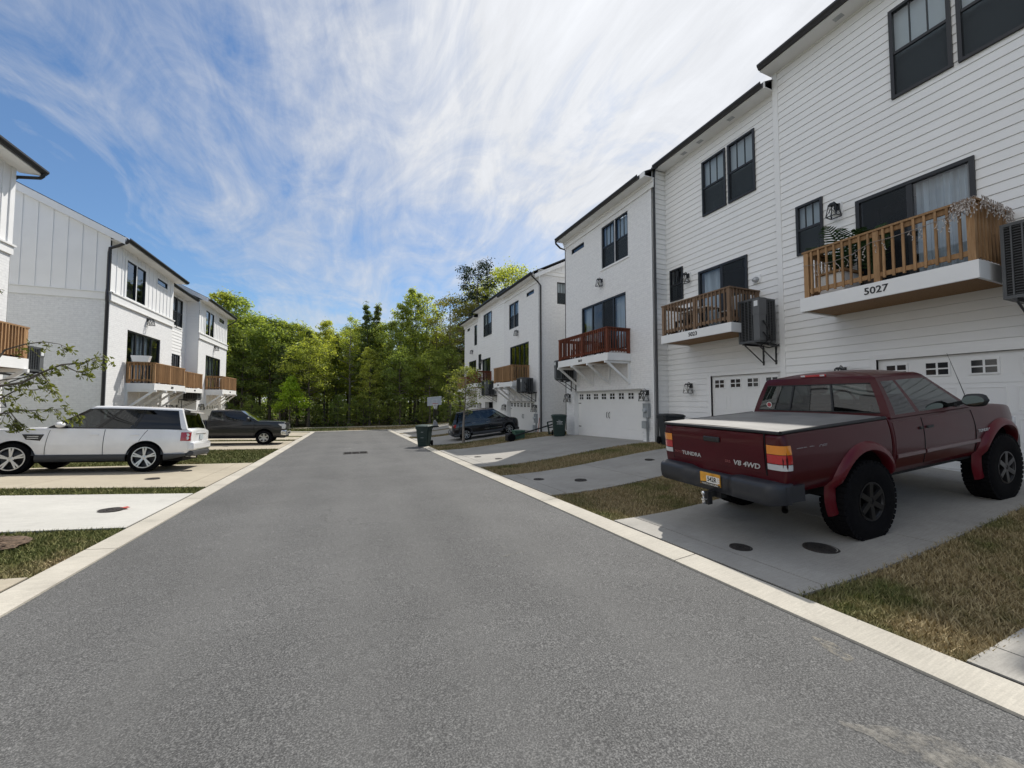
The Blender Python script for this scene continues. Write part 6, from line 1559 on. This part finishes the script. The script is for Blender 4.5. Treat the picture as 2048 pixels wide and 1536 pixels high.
# near sapling whose branches reach in from the left
t = thing('street_tree', 'sapling at the left picture edge with thin leafy branches near the white car', 'tree', (-3.95, 6.6, zg(-3.95, 6.6)), 'young street trees')
rr = random.Random(40); z0 = zg(-3.95, 6.6); m = M()
m.tube([(-3.95, 6.6, z0-.1), (-3.97, 6.61, -.9), (-3.93, 6.6, -.2), (-3.97, 6.62, .6), (-3.95, 6.6, 1.6), (-4.0, 6.6, 2.3)], [.045, .036, .032, .026, .016, .005], 8); m.build('trunk', BARK, t, smooth=50)
BR = [[(-3.95, 6.58, -.25), (-3.94, 6.55, .01), (-3.78, 6.55, .18), (-3.6, 6.55, .22), (-3.43, 6.55, .35), (-3.26, 6.55, .45), (-3.06, 6.55, .48), (-2.97, 6.55, .54), (-2.86, 6.55, .57)],
 [(-3.96, 6.6, .1), (-3.81, 6.6, .25), (-3.58, 6.6, .29), (-3.46, 6.6, .35)], [(-3.96, 6.62, -.3), (-3.9, 6.7, .0), (-3.75, 6.75, .14), (-3.59, 6.75, .14), (-3.47, 6.75, .18), (-3.37, 6.75, .08)],
 [(-3.94, 6.55, -.6), (-3.8, 6.45, -.25), (-3.63, 6.4, -.11), (-3.44, 6.4, -.11), (-3.29, 6.4, -.10), (-3.15, 6.4, -.09), (-3.0, 6.4, -.18)], [(-3.97, 6.65, .3), (-3.9, 6.8, .63), (-3.73, 6.8, .71), (-3.56, 6.8, .75), (-3.42, 6.8, .73), (-3.35, 6.8, .69)],
 [(-3.94, 6.5, -.5), (-3.7, 6.3, -.15), (-3.54, 6.3, -.13), (-3.49, 6.3, -.21), (-3.49, 6.3, -.3)], [(-3.46, 6.58, .35), (-3.41, 6.6, .26), (-3.38, 6.6, .2)], [(-3.28, 6.58, .45), (-3.16, 6.6, .38), (-3.04, 6.6, .33)],
 [(-3.97, 6.62, .7), (-4.3, 6.7, 1.1), (-4.7, 6.8, 1.3)], [(-3.96, 6.6, 1.2), (-3.8, 6.3, 1.6), (-3.7, 6.1, 1.8)], [(-3.96, 6.6, 0.2), (-4.4, 6.3, .6), (-4.9, 6.2, .7)]]
m = M(); lf = M()
for bi, B in enumerate(BR):
    P = [Vector(p) for p in B]; n = len(P); r0 = .020 if bi == 0 else .011; m.tube(P, [max(.003, r0*(1-.85*j/(n-1))) for j in range(n)], 6)
    for j in range(1, n):
        for q in range(5 if j > 1 else 1):
            c = P[j-1].lerp(P[j], rr.random())
            if rr.random() < .34+.09*j:
                e = c+Vector((rr.uniform(-.06, .12), rr.uniform(-.10, .10), rr.uniform(-.17, .05))); m.tube([c, e], [.003, .0015], 4, False)
                for _ in range(rr.randint(5, 10)):
                    s = c.lerp(e, rr.uniform(.3, 1.1)); d = Vector((rr.uniform(-1, 1), rr.uniform(-1, 1), rr.uniform(-1.3, .5))).normalized(); leafcard(lf, s+d*.03, d.orthogonal().normalized(), rr.uniform(.04, .075), rr, 1.1)
    for _ in range(10):
        d = Vector((rr.uniform(-.3, 1), rr.uniform(-1, 1), rr.uniform(-1.2, .4))).normalized(); leafcard(lf, P[-1]+d*rr.uniform(.01, .08), d.orthogonal().normalized(), rr.uniform(.045, .08), rr, 1.1)
m.build('branches', BARK, t); lf.build('foliage', mat_leaf('leaf_sapling', (.07,.085,.022), (.20,.21,.07), .35), t, recalc=False)

# ---------------------------------------------------------------- light, sky, camera
SUN = Vector((.59, .54, 1)).normalized(); EL = math.asin(SUN.z); AZ = math.atan2(SUN.x, SUN.y)
L = bpy.data.lights.new('sun', 'SUN'); L.energy = 3.9; L.angle = math.radians(.6); L.color = (1, .955, .88)
so = bpy.data.objects.new('sun', L); COL.objects.link(so); so.rotation_euler = (-SUN).to_track_quat('-Z', 'Y').to_euler(); so.location = (20, 20, 40)
w = bpy.data.worlds.new('World'); scene.world = w; w.use_nodes = True; nt = w.node_tree; nt.nodes.clear()
out = N(nt, 'ShaderNodeOutputWorld'); bg = N(nt, 'ShaderNodeBackground'); bg.inputs[1].default_value = .135; nt.links.new(bg.outputs[0], out.inputs[0])
sk = N(nt, 'ShaderNodeTexSky'); sk.sky_type = 'NISHITA'; sk.sun_disc = False; sk.sun_elevation = EL; sk.sun_rotation = AZ; sk.air_density = 1.1; sk.dust_density = .6; sk.ozone_density = 1.6
tc = N(nt, 'ShaderNodeTexCoord'); D = tc.outputs['Generated']
sp = N(nt, 'ShaderNodeSeparateXYZ'); nt.links.new(D, sp.inputs[0])
def mth(op, a, b=None, clamp=False):
    n = N(nt, 'ShaderNodeMath', operation=op); n.use_clamp = clamp
    for k, v in enumerate((a, b)):
        if v is None: continue
        if isinstance(v, (int, float)): n.inputs[k].default_value = v
        else: nt.links.new(v, n.inputs[k])
    return n.outputs[0]
hz = mth('ADD', mth('MAXIMUM', sp.outputs[2], 0.0), .16)
cv = N(nt, 'ShaderNodeCombineXYZ'); nt.links.new(mth('DIVIDE', sp.outputs[0], hz), cv.inputs[0]); nt.links.new(mth('DIVIDE', sp.outputs[1], hz), cv.inputs[1])
def cl(scale, rotz, loc, sc, det, rough, dist=0):
    mp = N(nt, 'ShaderNodeMapping'); mp.inputs['Scale'].default_value = scale; mp.inputs['Rotation'].default_value = (0, 0, rotz); mp.inputs['Location'].default_value = loc
    nt.links.new(cv.outputs[0], mp.inputs[0]); n = N(nt, 'ShaderNodeTexNoise'); n.inputs['Scale'].default_value = sc; n.inputs['Detail'].default_value = det; n.inputs['Roughness'].default_value = rough; n.inputs['Distortion'].default_value = dist
    nt.links.new(mp.outputs[0], n.inputs['Vector']); return n.outputs['Fac']
streak = cl((1, .55, 1), .50, (3.1, .4, 0), 3.0, 12, .64, 2.0)
streak2 = cl((1, .26, 1), 2.0, (7.7, 2.2, 0), 7.0, 10, .66, 1.6)
veil = cl((1, .7, 1), .3, (1.3, 4.1, 0), 1.1, 6, .58, .8)
sd = N(nt, 'ShaderNodeVectorMath', operation='DOT_PRODUCT'); nt.links.new(D, sd.inputs[0]); sd.inputs[1].default_value = SUN
cosA = mth('MAXIMUM', sd.outputs['Value'], 0.0)
near = mth('POWER', cosA, 3)
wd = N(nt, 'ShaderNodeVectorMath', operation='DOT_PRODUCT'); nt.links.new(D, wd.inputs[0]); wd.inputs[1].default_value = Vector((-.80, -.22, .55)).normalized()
wst = mth('POWER', mth('MAXIMUM', wd.outputs['Value'], 0.0), 4)   # unseen bright cloud over the left roofs, added to lighten the shaded right walls
low = mth('POWER', mth('SUBTRACT', 1.0, mth('MAXIMUM', sp.outputs[2], 0.0)), 5)
dens = mth('ADD', mth('ADD', mth('MULTIPLY', streak, .78), mth('MULTIPLY', streak2, .40)), mth('ADD', mth('MULTIPLY', veil, .95), mth('MULTIPLY', near, .86)))
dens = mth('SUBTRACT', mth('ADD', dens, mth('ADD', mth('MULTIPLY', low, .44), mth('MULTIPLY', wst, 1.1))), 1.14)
fac = mth('MULTIPLY', mth('MULTIPLY', dens, 1.6, True), .97)
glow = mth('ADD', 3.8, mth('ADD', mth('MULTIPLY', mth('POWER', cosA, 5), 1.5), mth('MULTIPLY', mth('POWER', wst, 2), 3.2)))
glow = mth('MULTIPLY', glow, mth('ADD', .72, mth('MULTIPLY', mth('ADD', streak, streak2), .33)))
cc = N(nt, 'ShaderNodeCombineXYZ'); nt.links.new(mth('MULTIPLY', glow, 1.0), cc.inputs[0]); nt.links.new(mth('MULTIPLY', glow, 1.02), cc.inputs[1]); nt.links.new(mth('MULTIPLY', glow, 1.06), cc.inputs[2])
deep = mixc(nt, 1.0, sk.outputs[0], (.53, .66, .78), 'MULTIPLY')
nt.links.new(mixc(nt, fac, deep, cc.outputs[0]), bg.inputs[0])
cam = bpy.data.cameras.new('camera'); cam.sensor_width = 36; cam.lens = 780/2048*36; cam.clip_end = 4000; cam.clip_start = .05
co = bpy.data.objects.new('camera', cam); COL.objects.link(co); co.location = (0, 0, 0); co.rotation_euler = (math.radians(92.53), 0, math.radians(-22.73)); scene.camera = co
scene.view_settings.view_transform = 'Standard'; scene.view_settings.look = 'None'; scene.view_settings.exposure = .25; scene.view_settings.gamma = 1
scene.cycles.max_bounces = 8; scene.cycles.transparent_max_bounces = 16; scene.cycles.diffuse_bounces = 4; scene.cycles.glossy_bounces = 4
